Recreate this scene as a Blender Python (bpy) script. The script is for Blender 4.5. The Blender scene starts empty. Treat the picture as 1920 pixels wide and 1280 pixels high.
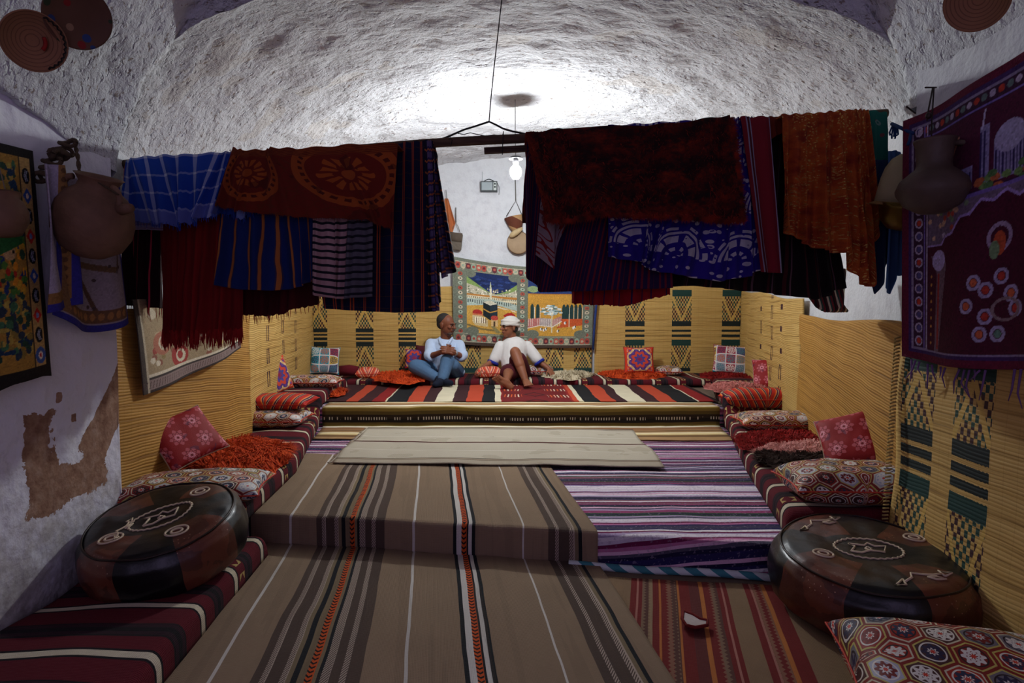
import bpy, math, random
import numpy as np
from mathutils import Vector, Matrix, noise as mn
random.seed(7); np.random.seed(7)
D = bpy.data; SC = bpy.context.scene; COL = SC.collection
PI = math.pi
# ------------------------------------------------------------------ camera, world, light, exposure
F = 1100.0; CZ = 1.15; TH = math.atan(65/F)
cam = D.cameras.new('camera'); cam.sensor_width = 36; cam.lens = F*36/1920; cam.clip_start = .02
co = D.objects.new('camera', cam); COL.objects.link(co); co.location = (0, 0, CZ); co.rotation_euler = (PI/2-TH, 0, 0)
SC.camera = co
w = D.worlds.new('world'); SC.world = w; w.use_nodes = True
w.node_tree.nodes['Background'].inputs[0].default_value = (.60, .50, .88, 1)
w.node_tree.nodes['Background'].inputs[1].default_value = .36
BULB = 1180.0
ar = D.lights.new('doorway_daylight', 'AREA'); ar.shape = 'RECTANGLE'; ar.size = 2.2; ar.size_y = 2.0; ar.energy = 8.5; ar.color = (.68, .54, 1.0)
ao = D.objects.new('doorway_daylight', ar); COL.objects.link(ao); ao.location = (0, -1.1, 1.5); ao.rotation_euler = (PI/2, 0, 0)
vs = SC.view_settings; vs.view_transform = 'Standard'; vs.look = 'None'; vs.gamma = 1; vs.exposure = 0.0; vs.use_curve_mapping = False

def ray(px, py):
    a = (px-960)/F; b = (640-py)/F; c, s = math.cos(TH), math.sin(TH)
    return Vector((a, c+s*b, -s+c*b))
def P(px, py, d):
    r = ray(px, py); r = r*(d/r.y); return Vector((r.x, r.y, r.z+CZ))
def PZ(px, py, z):
    r = ray(px, py); r = r*((z-CZ)/r.z); return Vector((r.x, r.y, z))
def PX(px, py, x):
    r = ray(px, py); r = r*(x/r.x); return Vector((r.x, r.y, r.z+CZ))
# ------------------------------------------------------------------ node DSL
def C(h):
    h = h.lstrip('#'); o = []
    for i in (0, 2, 4):
        x = int(h[i:i+2], 16)/255; o.append(x/12.92 if x <= .04045 else ((x+.055)/1.055)**2.4)
    return (o[0], o[1], o[2], 1)
class V:
    def __init__(s, g, o): s.g = g; s.o = o
    def __add__(s, b): return s.g.m('ADD', s, b)
    __radd__ = __add__
    def __mul__(s, b): return s.g.m('MULTIPLY', s, b)
    __rmul__ = __mul__
    def __sub__(s, b): return s.g.m('SUBTRACT', s, b)
    def __rsub__(s, b): return s.g.m('SUBTRACT', b, s)
    def __truediv__(s, b): return s.g.m('DIVIDE', s, b)
    def __gt__(s, b): return s.g.m('GREATER_THAN', s, b)
    def __lt__(s, b): return s.g.m('LESS_THAN', s, b)
    def __abs__(s): return s.g.m('ABSOLUTE', s)
    def frac(s): return s.g.m('FRACT', s)
    def floor(s): return s.g.m('FLOOR', s)
    def sin(s): return s.g.m('SINE', s)
    def sqrt(s): return s.g.m('SQRT', s)
    def band(s, a, b): return (s > a)*(s < b)
    def tri(s, p): return abs((s*(1/p)).frac()-.5)*2
class Gr:
    def __init__(s, name):
        s.mat = D.materials.new(name); s.mat.use_nodes = True; s.t = s.mat.node_tree; s.n = s.t.nodes; s.l = s.t.links
        s.b = s.n['Principled BSDF']; s.tc = None
    def put(s, inp, v):
        if isinstance(v, V): s.l.new(v.o, inp)
        else:
            try: inp.default_value = v
            except Exception: inp.default_value = v[:3]
    def m(s, op, *a):
        nd = s.n.new('ShaderNodeMath'); nd.operation = op
        for i, v in enumerate(a): s.put(nd.inputs[i], v)
        return V(s, nd.outputs[0])
    def coord(s, k='UV'):
        if not s.tc: s.tc = s.n.new('ShaderNodeTexCoord')
        return V(s, s.tc.outputs[k])
    def uv(s):
        sp = s.n.new('ShaderNodeSeparateXYZ'); s.l.new(s.coord('UV').o, sp.inputs[0]); return V(s, sp.outputs[0]), V(s, sp.outputs[1])
    def xyz(s, k='Object'):
        sp = s.n.new('ShaderNodeSeparateXYZ'); s.l.new(s.coord(k).o, sp.inputs[0]); return [V(s, sp.outputs[i]) for i in range(3)]
    def vec(s, x, y, z=0.0):
        nd = s.n.new('ShaderNodeCombineXYZ')
        for i, v in enumerate((x, y, z)): s.put(nd.inputs[i], v)
        return V(s, nd.outputs[0])
    def noise(s, vec, sc, det=2.0, rough=.5):
        nd = s.n.new('ShaderNodeTexNoise'); s.l.new(vec.o, nd.inputs['Vector']); nd.inputs['Scale'].default_value = sc
        nd.inputs['Detail'].default_value = det; nd.inputs['Roughness'].default_value = rough; return V(s, nd.outputs[0])
    def vor(s, vec, sc, feat='F1', out=0, rnd=1.0):
        nd = s.n.new('ShaderNodeTexVoronoi'); nd.feature = feat; s.l.new(vec.o, nd.inputs['Vector']); nd.inputs['Scale'].default_value = sc
        nd.inputs['Randomness'].default_value = rnd; return V(s, nd.outputs[out])
    def hash(s, a, b=0.0):
        nd = s.n.new('ShaderNodeTexWhiteNoise'); nd.noise_dimensions = '2D'; s.l.new(s.vec(a, b).o, nd.inputs['Vector']); return V(s, nd.outputs[0])
    def ramp(s, x, stops, interp='CONSTANT'):
        nd = s.n.new('ShaderNodeValToRGB'); cr = nd.color_ramp; cr.interpolation = interp
        while len(cr.elements) > 1: cr.elements.remove(cr.elements[-1])
        for i, (p, c) in enumerate(stops[:32]):
            e = cr.elements[0] if i == 0 else cr.elements.new(p)
            e.position = p; e.color = C(c) if isinstance(c, str) else c
        s.put(nd.inputs[0], x); return V(s, nd.outputs[0])
    def pal(s, x, cols): return s.ramp(x, [(i/len(cols), c) for i, c in enumerate(cols)])
    def mix(s, f, a, b, mode='MIX'):
        nd = s.n.new('ShaderNodeMix'); nd.data_type = 'RGBA'; nd.blend_type = mode
        s.put(nd.inputs[0], f)
        for i, v in ((6, a), (7, b)): s.put(nd.inputs[i], C(v) if isinstance(v, str) else v)
        return V(s, nd.outputs[2])
    def attr(s, name):
        nd = s.n.new('ShaderNodeAttribute'); nd.attribute_name = name; return V(s, nd.outputs[0])
    def polar(s, x, y): return (x*x+y*y).sqrt(), s.m('ARCTAN2', y, x)
    def end(s, col, rough=.9, metal=0.0, h=None, dist=.004, wear=.25, wsc=6, sheen=0.0, spec=.3):
        if wear:
            n = s.noise(s.coord('Object'), wsc, 4.0, .6); k = s.m('MULTIPLY_ADD', n, wear*2, 1-wear)
            kk = s.n.new('ShaderNodeVectorMath'); kk.operation = 'SCALE'
            s.put(kk.inputs[0], C(col) if isinstance(col, str) else col); s.l.new(k.o, kk.inputs['Scale']); col = V(s, kk.outputs[0])
        s.put(s.b.inputs['Base Color'], C(col) if isinstance(col, str) else col)
        s.put(s.b.inputs['Roughness'], rough); s.put(s.b.inputs['Metallic'], metal); s.b.inputs['Specular IOR Level'].default_value = spec
        if sheen: s.b.inputs['Sheen Weight'].default_value = sheen
        if h is not None:
            bp = s.n.new('ShaderNodeBump'); bp.inputs['Distance'].default_value = dist; s.put(bp.inputs['Height'], h)
            s.l.new(bp.outputs[0], s.b.inputs['Normal'])
        return s.mat
    def weave(s, sc=350): return s.noise(s.coord('Object'), sc, 2.0)
def plain(name, col, rough=.85, metal=0.0, wear=.2, wsc=8, bump=0, bsc=60, spec=.3):
    g = Gr(name); h = g.noise(g.coord('Object'), bsc, 3.0) if bump else None
    return g.end(col, rough, metal, h, bump or .001, wear, wsc, spec=spec)
# ------------------------------------------------------------------ mesh helpers
def wloc(o):
    v = Vector((0, 0, 0))
    while o: v += o.location; o = o.parent
    return v
def tag(o, label=None, cat=None, group=None, kind=None):
    if label: o['label'] = label
    if cat: o['category'] = cat
    if group: o['group'] = group
    if kind: o['kind'] = kind
    return o
def thing(name, loc, label, cat, group=None, rot=(0, 0, 0)):
    o = D.objects.new(name, None); COL.objects.link(o); o.location = loc; o.rotation_euler = rot; o.empty_display_size = .05
    return tag(o, label, cat, group)
def mo(name, Vs, Fs, mat, parent=None, uv=None, smooth=True, local=False, col=None, solid=0, at=None):
    Vs = np.asarray(Vs, dtype=float).reshape(-1, 3)
    if parent is None and not local:
        org = Vector(at) if at is not None else Vector(((Vs[:, 0].min()+Vs[:, 0].max())/2, (Vs[:, 1].min()+Vs[:, 1].max())/2, Vs[:, 2].min()))
    elif parent is not None and not local: org = wloc(parent)
    else: org = Vector((0, 0, 0))
    me = D.meshes.new(name); me.from_pydata((Vs-np.array(org)).tolist(), [], Fs.tolist() if isinstance(Fs, np.ndarray) else Fs)
    if uv is not None:
        ul = me.uv_layers.new(name='UVMap'); li = np.zeros(len(me.loops), dtype=np.int32); me.loops.foreach_get('vertex_index', li)
        ul.data.foreach_set('uv', np.asarray(uv, dtype=np.float32)[li].ravel())
    if col is not None:
        ca = me.color_attributes.new('Col', 'FLOAT_COLOR', 'POINT'); ca.data.foreach_set('color', np.asarray(col, dtype=np.float32).ravel())
    if smooth: me.shade_smooth()
    me.materials.append(mat); o = D.objects.new(name, me); COL.objects.link(o)
    if parent is None: o.location = org
    else: o.parent = parent
    if solid:
        s = o.modifiers.new('thickness', 'SOLIDIFY'); s.thickness = solid; s.offset = 0
    return o
def gfaces(nu, nv, wrap=False):
    i = np.arange(nv-1)[:, None]*nu; m = nu if wrap else nu-1; j = np.arange(m)[None, :]; k = (j+1) % nu
    return np.stack([i+j, i+k, i+k+nu, i+j+nu], -1).reshape(-1, 4)
def grid(name, nu, nv, fn, mat, parent=None, uvs=(1, 1), solid=0, flip=False, **k):
    """fn(U,V)->X,Y,Z arrays ; U along a row"""
    U, W = np.meshgrid(np.linspace(0, 1, nu), np.linspace(0, 1, nv)); X, Y, Z = fn(U, W)
    Vs = np.stack([X+0*U, Y+0*U, Z+0*U], -1).reshape(-1, 3); Fs = gfaces(nu, nv)
    if flip: Fs = Fs[:, ::-1]
    return mo(name, Vs, Fs, mat, parent, uv=np.stack([U*uvs[0], W*uvs[1]], -1).reshape(-1, 2), solid=solid, **k)
class MB:
    def __init__(s): s.v = []; s.f = []
    def add(s, v, f):
        n = len(s.v); s.v += [tuple(x) for x in v]; s.f += [[i+n for i in q] for q in f]; return s
    def box(s, c, d, rz=0, M=None):
        v = []
        for x in (-.5, .5):
            for y in (-.5, .5):
                for z in (-.5, .5):
                    p = Vector((x*d[0], y*d[1], z*d[2])); p = (M @ p) if M else Matrix.Rotation(rz, 3, 'Z') @ p
                    v.append(p+Vector(c))
        return s.add(v, [(0, 1, 3, 2), (4, 6, 7, 5), (0, 4, 5, 1), (2, 3, 7, 6), (0, 2, 6, 4), (1, 5, 7, 3)])
    def tube(s, pts, r, n=8, cap=True):
        pts = [Vector(p) for p in pts]; rr = r if isinstance(r, (list, tuple)) else [r]*len(pts); v = []; f = []
        up = Vector((0, 0, 1)); prev = None
        for i, p in enumerate(pts):
            t = (pts[min(i+1, len(pts)-1)]-pts[max(i-1, 0)]).normalized()
            a = prev - t*prev.dot(t) if prev is not None else t.cross(up if abs(t.z) < .9 else Vector((1, 0, 0)))
            if a.length < 1e-6: a = t.orthogonal()
            a.normalize(); prev = a; b = t.cross(a)
            for k in range(n): v.append(p+(a*math.cos(2*PI*k/n)+b*math.sin(2*PI*k/n))*rr[i])
        for i in range(len(pts)-1):
            for k in range(n): f.append((i*n+k, i*n+(k+1) % n, (i+1)*n+(k+1) % n, (i+1)*n+k))
        if cap: f.append(tuple(range(n))[::-1]); f.append(tuple(range((len(pts)-1)*n, len(pts)*n)))
        return s.add(v, f)
    def ell(s, c, r, M=None, nu=16, nv=10):
        v = []; f = []; c = Vector(c)
        for j in range(nv+1):
            t = PI*j/nv
            for i in range(nu):
                a = 2*PI*i/nu; p = Vector((r[0]*math.sin(t)*math.cos(a), r[1]*math.sin(t)*math.sin(a), r[2]*math.cos(t)))
                if M: p = M @ p
                v.append(c+p)
        for j in range(nv):
            for i in range(nu): f.append((j*nu+i, (j+1)*nu+i, (j+1)*nu+(i+1) % nu, j*nu+(i+1) % nu))
        return s.add(v, f)
    def cap(s, a, b, ra, rb, n=14):
        a, b = Vector(a), Vector(b); t = (b-a).normalized() if (b-a).length > 1e-6 else Vector((0, 0, 1)); pts = []; rr = []
        for k in range(5):
            q = PI/2*k/4; pts.append(a-t*ra*math.cos(q)); rr.append(max(ra*math.sin(q), .0008))
        for k in range(5):
            q = PI/2*(1-k/4); pts.append(b+t*rb*math.cos(q)); rr.append(max(rb*math.sin(q), .0008))
        return s.tube(pts, rr, n)
    def lathe(s, prof, n=32, c=(0, 0, 0), M=None, sq=None):
        v = []; f = []
        for r, z in prof:
            for k in range(n):
                a = 2*PI*k/n; p = Vector((r*math.cos(a), r*math.sin(a), z))
                if M: p = M @ p
                v.append(p+Vector(c))
        for i in range(len(prof)-1):
            for k in range(n): f.append((i*n+k, i*n+(k+1) % n, (i+1)*n+(k+1) % n, (i+1)*n+k))
        return s.add(v, f)
    def obj(s, name, mat, parent=None, **k):
        vox = k.pop('voxel', 0); sm = k.pop('sm', 0)
        o = mo(name, s.v, s.f, mat, parent, **k)
        if vox:
            r = o.modifiers.new('skin', 'REMESH'); r.mode = 'VOXEL'; r.voxel_size = vox; r.use_smooth_shade = True
            if sm: q = o.modifiers.new('soft', 'SMOOTH'); q.iterations = sm; q.factor = .5
        return o
def interp(poly, n):
    p = np.array(poly, dtype=float); x = np.linspace(0, 1, len(p)) if p.shape[1] == 2 else p[:, 2]
    return lambda u: (np.interp(u, x, p[:, 0]), np.interp(u, x, p[:, 1]))
def arcpos(poly):
    p = np.array(poly, dtype=float); d = np.r_[0, np.cumsum(np.hypot(*(np.diff(p, axis=0)).T))]; return d/d[-1], d[-1]
def vn(X, Y, Z, sc, seed=0.0):
    A = np.stack([X*sc+seed, Y*sc, Z*sc], -1).reshape(-1, 3)
    return np.array([mn.noise(Vector(a)) for a in A]).reshape(X.shape)
# ------------------------------------------------------------------ room shell
WLp = [(-1.0, -1.66), (2.45, -1.66), (2.54, -1.80), (3.9, -1.86), (6.85, -2.36)]   # y, x of the left wall
WRp = [(-1.0, 1.63), (2.40, 1.63), (2.50, 1.76), (6.85, 2.71)]
YB = 6.85
def wl(y): return np.interp(y, [a for a, b in WLp], [b for a, b in WLp])
def wr(y): return np.interp(y, [a for a, b in WRp], [b for a, b in WRp])
def limewash(name, rough_stone):
    g = Gr(name); o = g.coord('Object'); x, y, z = g.xyz('Object')
    if rough_stone:
        a = g.vor(g.vec(x*.8, y*1.2, z), 24, 'SMOOTH_F1'); b = g.noise(o, 14, 6.0, .65); c = g.noise(o, 55, 3.0, .6)
        pt_ = g.noise(g.vec(x*.75, y*1.2, z), 34, 2.0, .5); h = a*.30+b*1.0+c*.22+g.m('MINIMUM', pt_*5.0, 2.05)*.5
        pit = g.noise(g.vec(x*.6, y*1.2, z), 30, 3.0, .7)
        col = g.ramp(pit, [(0, '#8b7a70'), (.34, '#8f837c'), (.38, '#c6c6c9'), (1, '#d4d5d8')], 'LINEAR')
        warm = g.noise(o, 2.2, 3.0); col = g.mix((warm > .62)*.25, col, '#b5a58f', 'MIX')
        return g.end(col, .92, h=h, dist=.027, wear=.06, wsc=3)
    a = g.noise(o, 5, 4.0); c = g.noise(o, 60, 3.0); h = a+c*.2
    col = g.ramp(g.noise(o, 9, 4.0, .65), [(.3, '#bdbdc2'), (.5, '#c9cacd'), (1, '#d0d2d4')], 'LINEAR')
    return g.end(col, .9, h=h, dist=.02, wear=.05)
M_stone = limewash('whitewashed_hewn_stone', True); M_lime = limewash('smooth_limewash', False)
def pillar_mat():
    g = Gr('peeling_limewash'); o = g.coord('Object'); u, v = g.uv()      # u = room depth, v = height
    n = (g.noise(g.vec(u, v), 7, 6.0, .7)-.5)*.20; n2 = (g.noise(g.vec(u, v, 3.0), 30, 3.0)-.5)*.03
    uu = u+n+n2; vv = v+n*.8+n2
    # exposed clay : a U shaped patch
    lft = uu.band(1.96, 2.10)*vv.band(.42, .78); bot = uu.band(1.97, 2.36)*vv.band(.42, .57); rt = (uu > 2.25)*((vv-(uu-2.25)*1.2-.40).band(0, .25))
    sp = (g.m('MAXIMUM', abs(u-2.13)*1.3, abs(v-.82))+n2 < .018)+(g.m('MAXIMUM', abs(u-2.20)*1.3, abs(v-.73))+n2 < .016)
    dmg = g.m('MINIMUM', lft+bot+rt+sp, 1.0)
    clay = g.ramp(g.noise(o, 18, 5.0, .7), [(.25, '#6e4a38'), (.5, '#93705a'), (.7, '#a98c78'), (.78, '#cfc6c4')], 'LINEAR')
    grime = g.ramp(g.noise(o, 6, 5.0, .7)+(v*-.9), [(0, '#e0e0e5'), (.05, '#dcdce2'), (.25, '#a8a3a0'), (.4, '#8d857f')], 'LINEAR')
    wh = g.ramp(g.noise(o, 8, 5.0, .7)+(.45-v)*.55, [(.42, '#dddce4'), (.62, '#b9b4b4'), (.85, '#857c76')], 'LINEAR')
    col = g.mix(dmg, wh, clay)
    h = g.noise(o, 10, 5.0)*1.0-dmg*.35
    return g.end(col, .9, h=h, dist=.02, wear=.05)
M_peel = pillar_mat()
def floor_mat():
    g = Gr('packed_earth'); return g.end('#6a5a4c', .95, h=g.noise(g.coord('Object'), 30, 4.0), dist=.01)
def wall_path(pts, z1):
    def fn(U, W):
        y = [p[0] for p in pts]; x = [p[1] for p in pts]; s, L = arcpos(list(zip(y, x)))
        Y = np.interp(U, s, y); X = np.interp(U, s, x); Z = W*z1
        return X+.018*vn(X, Y, Z, 1.7, 5)+.006*vn(X, Y, Z, 7, 9), Y, Z
    return fn
s_, Ll = arcpos([(a, b) for a, b in WLp[:2]])
def lw(U, W):
    Y = -1+U*3.46; Z = W*3.1; X = -1.66+0*U; return X+.015*vn(X, Y, Z, 1.7, 5), Y, Z
U, W_ = np.meshgrid(np.linspace(0, 1, 70), np.linspace(0, 1, 70)); X, Y, Z = lw(U, W_)
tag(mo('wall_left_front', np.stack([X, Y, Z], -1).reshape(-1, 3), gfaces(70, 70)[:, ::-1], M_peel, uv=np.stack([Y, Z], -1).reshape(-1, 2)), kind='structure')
tag(grid('wall_left', 60, 50, wall_path(WLp[1:], 2.0), M_lime), kind='structure')
tag(grid('wall_right_front', 60, 60, lambda U, W: (1.63+.015*vn(U*3.4, U, W*3, 1.7), -1+U*3.41, W*3.1), M_lime), kind='structure')
tag(grid('wall_right', 60, 50, wall_path(WRp[1:], 2.15), M_lime), kind='structure')
tag(grid('wall_back', 60, 50, lambda U, W: (-2.7+U*5.8, YB+.015*vn(U*5, U, W*3, 1.7), W*3.2), M_lime), kind='structure')
# floor: three levels with oblique front riser
def riser_y(x): return 2.60-.15*x
fx = np.linspace(-3, 3.2, 40); rows = []
for yy, zz in ((-1.2, 0), (None, 0), (None, .14), (4.85, .14), (4.85, .30), (7.0, .30)):
    for x in fx: rows.append((x, riser_y(x) if yy is None else yy, zz))
tag(mo('floor', rows, gfaces(40, 6), floor_mat(), smooth=False), kind='structure')
# ceiling: inner barrel vault + front groin + arch face, one shell
NT = 300
th = np.linspace(0, PI, NT)
def ring(y):
    xl, xr = float(wl(y))-.035, float(wr(y))+.035; k = (y-2.5)/(YB-2.5); xc, a = (xl+xr)/2, (xr-xl)/2
    c, s = np.cos(th), np.sin(th); p = 2/2.25; x = xc-a*np.sign(c)*np.abs(c)**p
    zs = (1.60-.40*k)*(1-(x-xl)/(xr-xl))+(1.84-.5*k)*(x-xl)/(xr-xl); top = np.interp(y, [2.5, 4.75, 4.95, 5.05, 6.9], [2.57, 2.80, 2.80, 2.85, 2.86])
    return x, np.full(NT, y), zs+(top-zs)*np.abs(s)**p
ys = np.linspace(2.5, 6.9, 300); R = [ring(y) for y in ys]
X = np.array([r[0] for r in R]); Y = np.array([r[1] for r in R]); Z = np.array([r[2] for r in R])
k = .030*vn(X, Y, Z, 5, 1)+.012*np.abs(vn(X*.6, Y, Z, 18, 4)); fade = np.clip((Y-2.5)/.05, 0, 1)
Z = Z+k*(1-.0*fade); X = X+.012*vn(X, Y, Z, 6, 8)
Va = np.stack([X, Y, Z], -1).reshape(-1, 3); Fa = gfaces(NT, 300)
ny = 160; ys2 = np.linspace(-1.0, 2.5, ny); xs = -1.66*np.cos(th)
zy = (1.72+.23*(xs+1.66)/3.32)+(2.98-1.87)*np.sin(th)**1.25
Y2, X2 = np.meshgrid(ys2, xs, indexing='ij'); q = np.clip(1-((Y2-.85)/1.55)**2, 0, 1)
zx = 1.70+.30*q
Z2 = np.maximum(zy[None, :]+0*Y2, zx); Z2 = Z2+.035*vn(X2, Y2, Z2, 4.5, 2)+.025*np.abs(vn(X2, Y2, Z2, 13, 6)); Y2r = Y2+.02*vn(X2, Y2, Z2, 6, 11)
Vb = np.stack([X2, Y2r, Z2], -1).reshape(-1, 3); Fb = gfaces(NT, ny)+len(Va)
# arch face strip between last front row and first inner row
n0 = len(Va)+(ny-1)*NT; i = np.arange(NT-1); Fc = np.stack([n0+i, n0+i+1, i+1, i], -1)
tag(mo('ceiling', np.vstack([Va, Vb]), np.vstack([Fa, Fb, Fc]), M_stone), kind='structure')
# ------------------------------------------------------------------ lamp
LX, LY = .03, 4.80; LZ = P(967, 322, LY).z
t = thing('pendant_lamp', (LX, LY, LZ-.07), 'bare glowing bulb hanging on a thin cord under the vault', 'lamp')
g = Gr('bulb_glow'); g.end('#ffffff', wear=0); g.b.inputs['Emission Color'].default_value = (.93, .97, 1.0, 1); g.b.inputs['Emission Strength'].default_value = BULB
MB().lathe([(.001, -.06), (.025, -.055), (.042, -.03), (.048, 0), (.042, .025), (.026, .045), (.018, .055), (.018, .062)], 24, (LX, LY, LZ)).obj('bulb', g.mat, t)
dk = plain('dark_bakelite', '#2b2a2c', .5)
MB().lathe([(.001, .12), (.012, .12), (.022, .10), (.024, .06), (.001, .06)], 20, (LX, LY, LZ)).obj('socket', dk, t)
MB().lathe([(.002, .125), (.045, .118), (.058, .105), (.057, .100), (.044, .113), (.002, .12)], 24, (LX, LY, LZ)).obj('socket_cap', dk, t)
MB().tube([(LX, LY, LZ+.12), (LX-.004, LY, LZ+.3), (LX-.005, LY, LZ+.58)], .004, 6).obj('cord', plain('pale_cord', '#8c8a88'), t)
# ------------------------------------------------------------------ reed mats
def straw(g, u, v, ang=0.0):
    wv = v+(g.noise(g.vec(u*1.3, v*2.0), 1.6, 2.0)-.5)*.05+u*ang
    ln = g.noise(g.vec(u*.9, wv*60, 2.0), 1.0, 2.0, .6)
    rb = abs((wv*(PI/.014)).sin()); st = abs((u*(PI/.05)).sin())
    col = g.ramp(ln, [(0, '#6e5020'), (.33, '#96743a'), (.42, '#bd9852'), (.6, '#c7a35e'), (1, '#d3b26c')], 'LINEAR')
    col = g.mix((rb < .30)*.2, col, '#7a571c'); col = g.mix((st < .06)*.3, col, '#8a6524')
    return col, rb*1.0+ln*1.5
def lattice(g, L, v, c=.027):
    a = ((L+v*.0)*(1/c)); b = v*(1/c)
    chk = g.m('FLOORED_MODULO', (a*1.6).floor()+b.floor(), 2.0)
    return chk
def reed(name, bands=(), bw=.2, solids=(), latt=(), marks=(), tone=None, ang=0.0, teal='#1f4238', dist=.002):
    g = Gr(name); u, v = g.uv(); col, h = straw(g, u, v, ang)
    if bands:
        L = None; msk = None
        for c in bands:
            m = abs(u-c) < bw/2; t = m*(u-c); L = t if L is None else L+t; msk = m if msk is None else msk+m
        for a, b, ap in latt:      # ap: height where the V starts, sign = up or down
            k = (b-a)/(bw*.5)
            z = v.band(a, b)*msk
            chk = lattice(g, L, v)
            dk = g.mix((g.noise(g.vec(u, v), 8) > .5)*1.0, '#3a1a20', teal)
            arm = abs((abs(L)*k)-((v-a) if ap > 0 else (b-v))) < .030
            col = g.mix(z*chk*(1-arm), col, dk); col = g.mix(z*arm*.7, col, '#c9a552')
        for a, b, cc in solids:
            e = (g.noise(g.vec(u*6, 0.0), 20)-.5)*.012
            col = g.mix((v+e).band(a, b)*msk, col, cc)
    for c, wd, sd in marks:
        m = abs(u-c) < wd; b = (v*5.5+sd).floor(); hh = g.hash(b, sd); fr = (v*5.5+sd).frac()
        loc = (u-c)*(1/wd)
        shape = g.m('MAXIMUM', (hh > .35)*fr.band(.12, .8)*(abs(loc)+abs(fr-.45)*.9 > .55), (hh < .35)*fr.band(.3, .55))
        col = g.mix(m*shape, col, '#3a141c')
    if tone: col = g.mix(1.0, col, tone, 'MULTIPLY')
    return g.end(col, .7, h=h, dist=dist, wear=.16, wsc=2.5, spec=.35)
def wallmat(name, label, mat, path, z0, z1, off=.03, amp=.012, seed=0, nu=90, nv=50, group=None, lean=0.0, topwob=.012):
    """path: list of (x, y) ; u in metres along, v = height"""
    s, L = arcpos(path); px = [p[0] for p in path]; py = [p[1] for p in path]
    z0a, z0b = z0 if isinstance(z0, tuple) else (z0, z0); z1a, z1b = z1 if isinstance(z1, tuple) else (z1, z1)
    U, W = np.meshgrid(np.linspace(0, 1, nu), np.linspace(0, 1, nv))
    X = np.interp(U, s, px); Y = np.interp(U, s, py)
    dx = np.interp(np.clip(U+.02, 0, 1), s, px)-np.interp(np.clip(U-.02, 0, 1), s, px); dy = np.interp(np.clip(U+.02, 0, 1), s, py)-np.interp(np.clip(U-.02, 0, 1), s, py)
    l = np.hypot(dx, dy); nx, nyy = dy/l, -dx/l
    zb = z0a+(z0b-z0a)*U; zt = z1a+(z1b-z1a)*U+topwob*np.sin(U*L*4+seed)
    Z = zb+(zt-zb)*W; o = amp*(vn(U*L, Z, 0*U, 3.1, seed)+.7*np.sin(U*L*5+seed)*.6)+lean*(1-W)+abs(amp)
    X = X+nx*o; Y = Y+nyy*o
    ob = mo(name, np.stack([X, Y, Z], -1).reshape(-1, 3), gfaces(nu, nv), mat, None, uv=np.stack([U*L, Z], -1).reshape(-1, 2), solid=.009)
    return tag(ob, label, 'reed mat', group)
yb = YB-.03
def X_(px, d): return (px-960)/F*d
bl = [X_(p, yb)+2.32 for p in (598, 684, 764, 885, 1040, 1093)]
tl = '#173a33'; nv_ = '#15211f'
m1 = reed('reed_mat_lambda_bands', bl, .205, [(1.33, 1.37, tl), (.855, .90, nv_), (.815, .835, nv_), (.765, .795, nv_), (.69, .745, nv_), (.38, .44, tl)], [(.90, 1.12, -1), (.44, .69, -1), (1.12, 1.33, 1)])
wallmat('reed_mat', 'straw mat with dark lattice bands on the back wall, behind the two men', m1, [(.93, yb), (-2.32, yb)][::-1], .33, (1.36, 1.39), seed=1, nu=160)
br = [X_(p, yb)-.96 for p in (1190, 1277, 1371)]
m2 = reed('reed_mat_v_bands', br, .225, [(1.27, 1.345, tl), (.925, .985, nv_), (.86, .885, nv_), (.80, .83, nv_), (.70, .77, tl), (.40, .44, nv_)], [(.985, 1.27, 1), (.44, .70, 1)])
wallmat('reed_mat', 'straw mat with teal topped lattice bands, right of the picture tapestry', m2, [(.96, yb), (2.66, yb)], .33, (1.37, 1.40), seed=4, nu=100)
def wp(fn, a, b, off, n=12): return [(float(fn(y))+off, y) for y in np.linspace(a, b, n)]
m3 = reed('reed_mat_brown_marks', marks=[(.6, .042, 1.3), (1.13, .042, 4.1), (1.72, .045, 2.2)])
wallmat('reed_mat', 'straw reed mat with three rows of maroon marks in the far left corner', m3, wp(wl, 4.08, 6.80, .03), .30, (1.30, 1.32), amp=.014, seed=2)
m4 = reed('reed_mat_brown_dashes', marks=[(1.20, .030, 6.2), (1.62, .035, 3.4), (2.02, .045, 9.1)])
wallmat('reed_mat', 'straw reed mat with columns of maroon dashes in the far right corner', m4, wp(wr, 4.22, 6.80, -.03)[::-1], .30, (1.34, 1.20), amp=.014, seed=3)
m5 = reed('plain_reed_mat'); m5b = reed('plain_reed_mat_slanted', ang=.10, tone='#e6d0a8')
wallmat('reed_mat', 'large plain straw reed mat on the left wall below the rose tapestry', m5b, wp(wl, 2.56, 4.10, .03), .13, 1.13, amp=.018, seed=7)
wallmat('reed_mat', 'large plain straw reed mat on the right wall under bare whitewash', m5b, wp(wr, 2.56, 4.26, -.035)[::-1], .13, (1.085, 1.075), amp=.012, seed=8)
m6 = reed('green_banded_reed_mat', [.12, .405, .80], .18, [(.90, .985, tl), (.62, .68, nv_), (.565, .60, nv_), (.51, .545, nv_), (.42, .49, tl), (.05, .10, nv_)], [(.68, .90, -1), (.10, .42, 1)], dist=.0011)
o = wallmat('reed_mat', 'reed mat with dark green bands hanging at the near right, beside the leather pouf', m6, [(1.61, 2.40), (1.61, .8)], .0, (1.04, 1.02), amp=.012, seed=11, lean=.03)
ed = MB(); 
for k_ in range(70):
    z = 1.03*k_/70; ed.tube([(1.575-.03*(1-z), 2.41, z), (1.562-.03*(1-z), 2.39, z+.006), (1.575-.03*(1-z), 2.375, z+.013)], .004, 5)
e = ed.obj('edge_binding', plain('straw_rope', '#a1874c', .9), o, smooth=True); 
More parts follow.
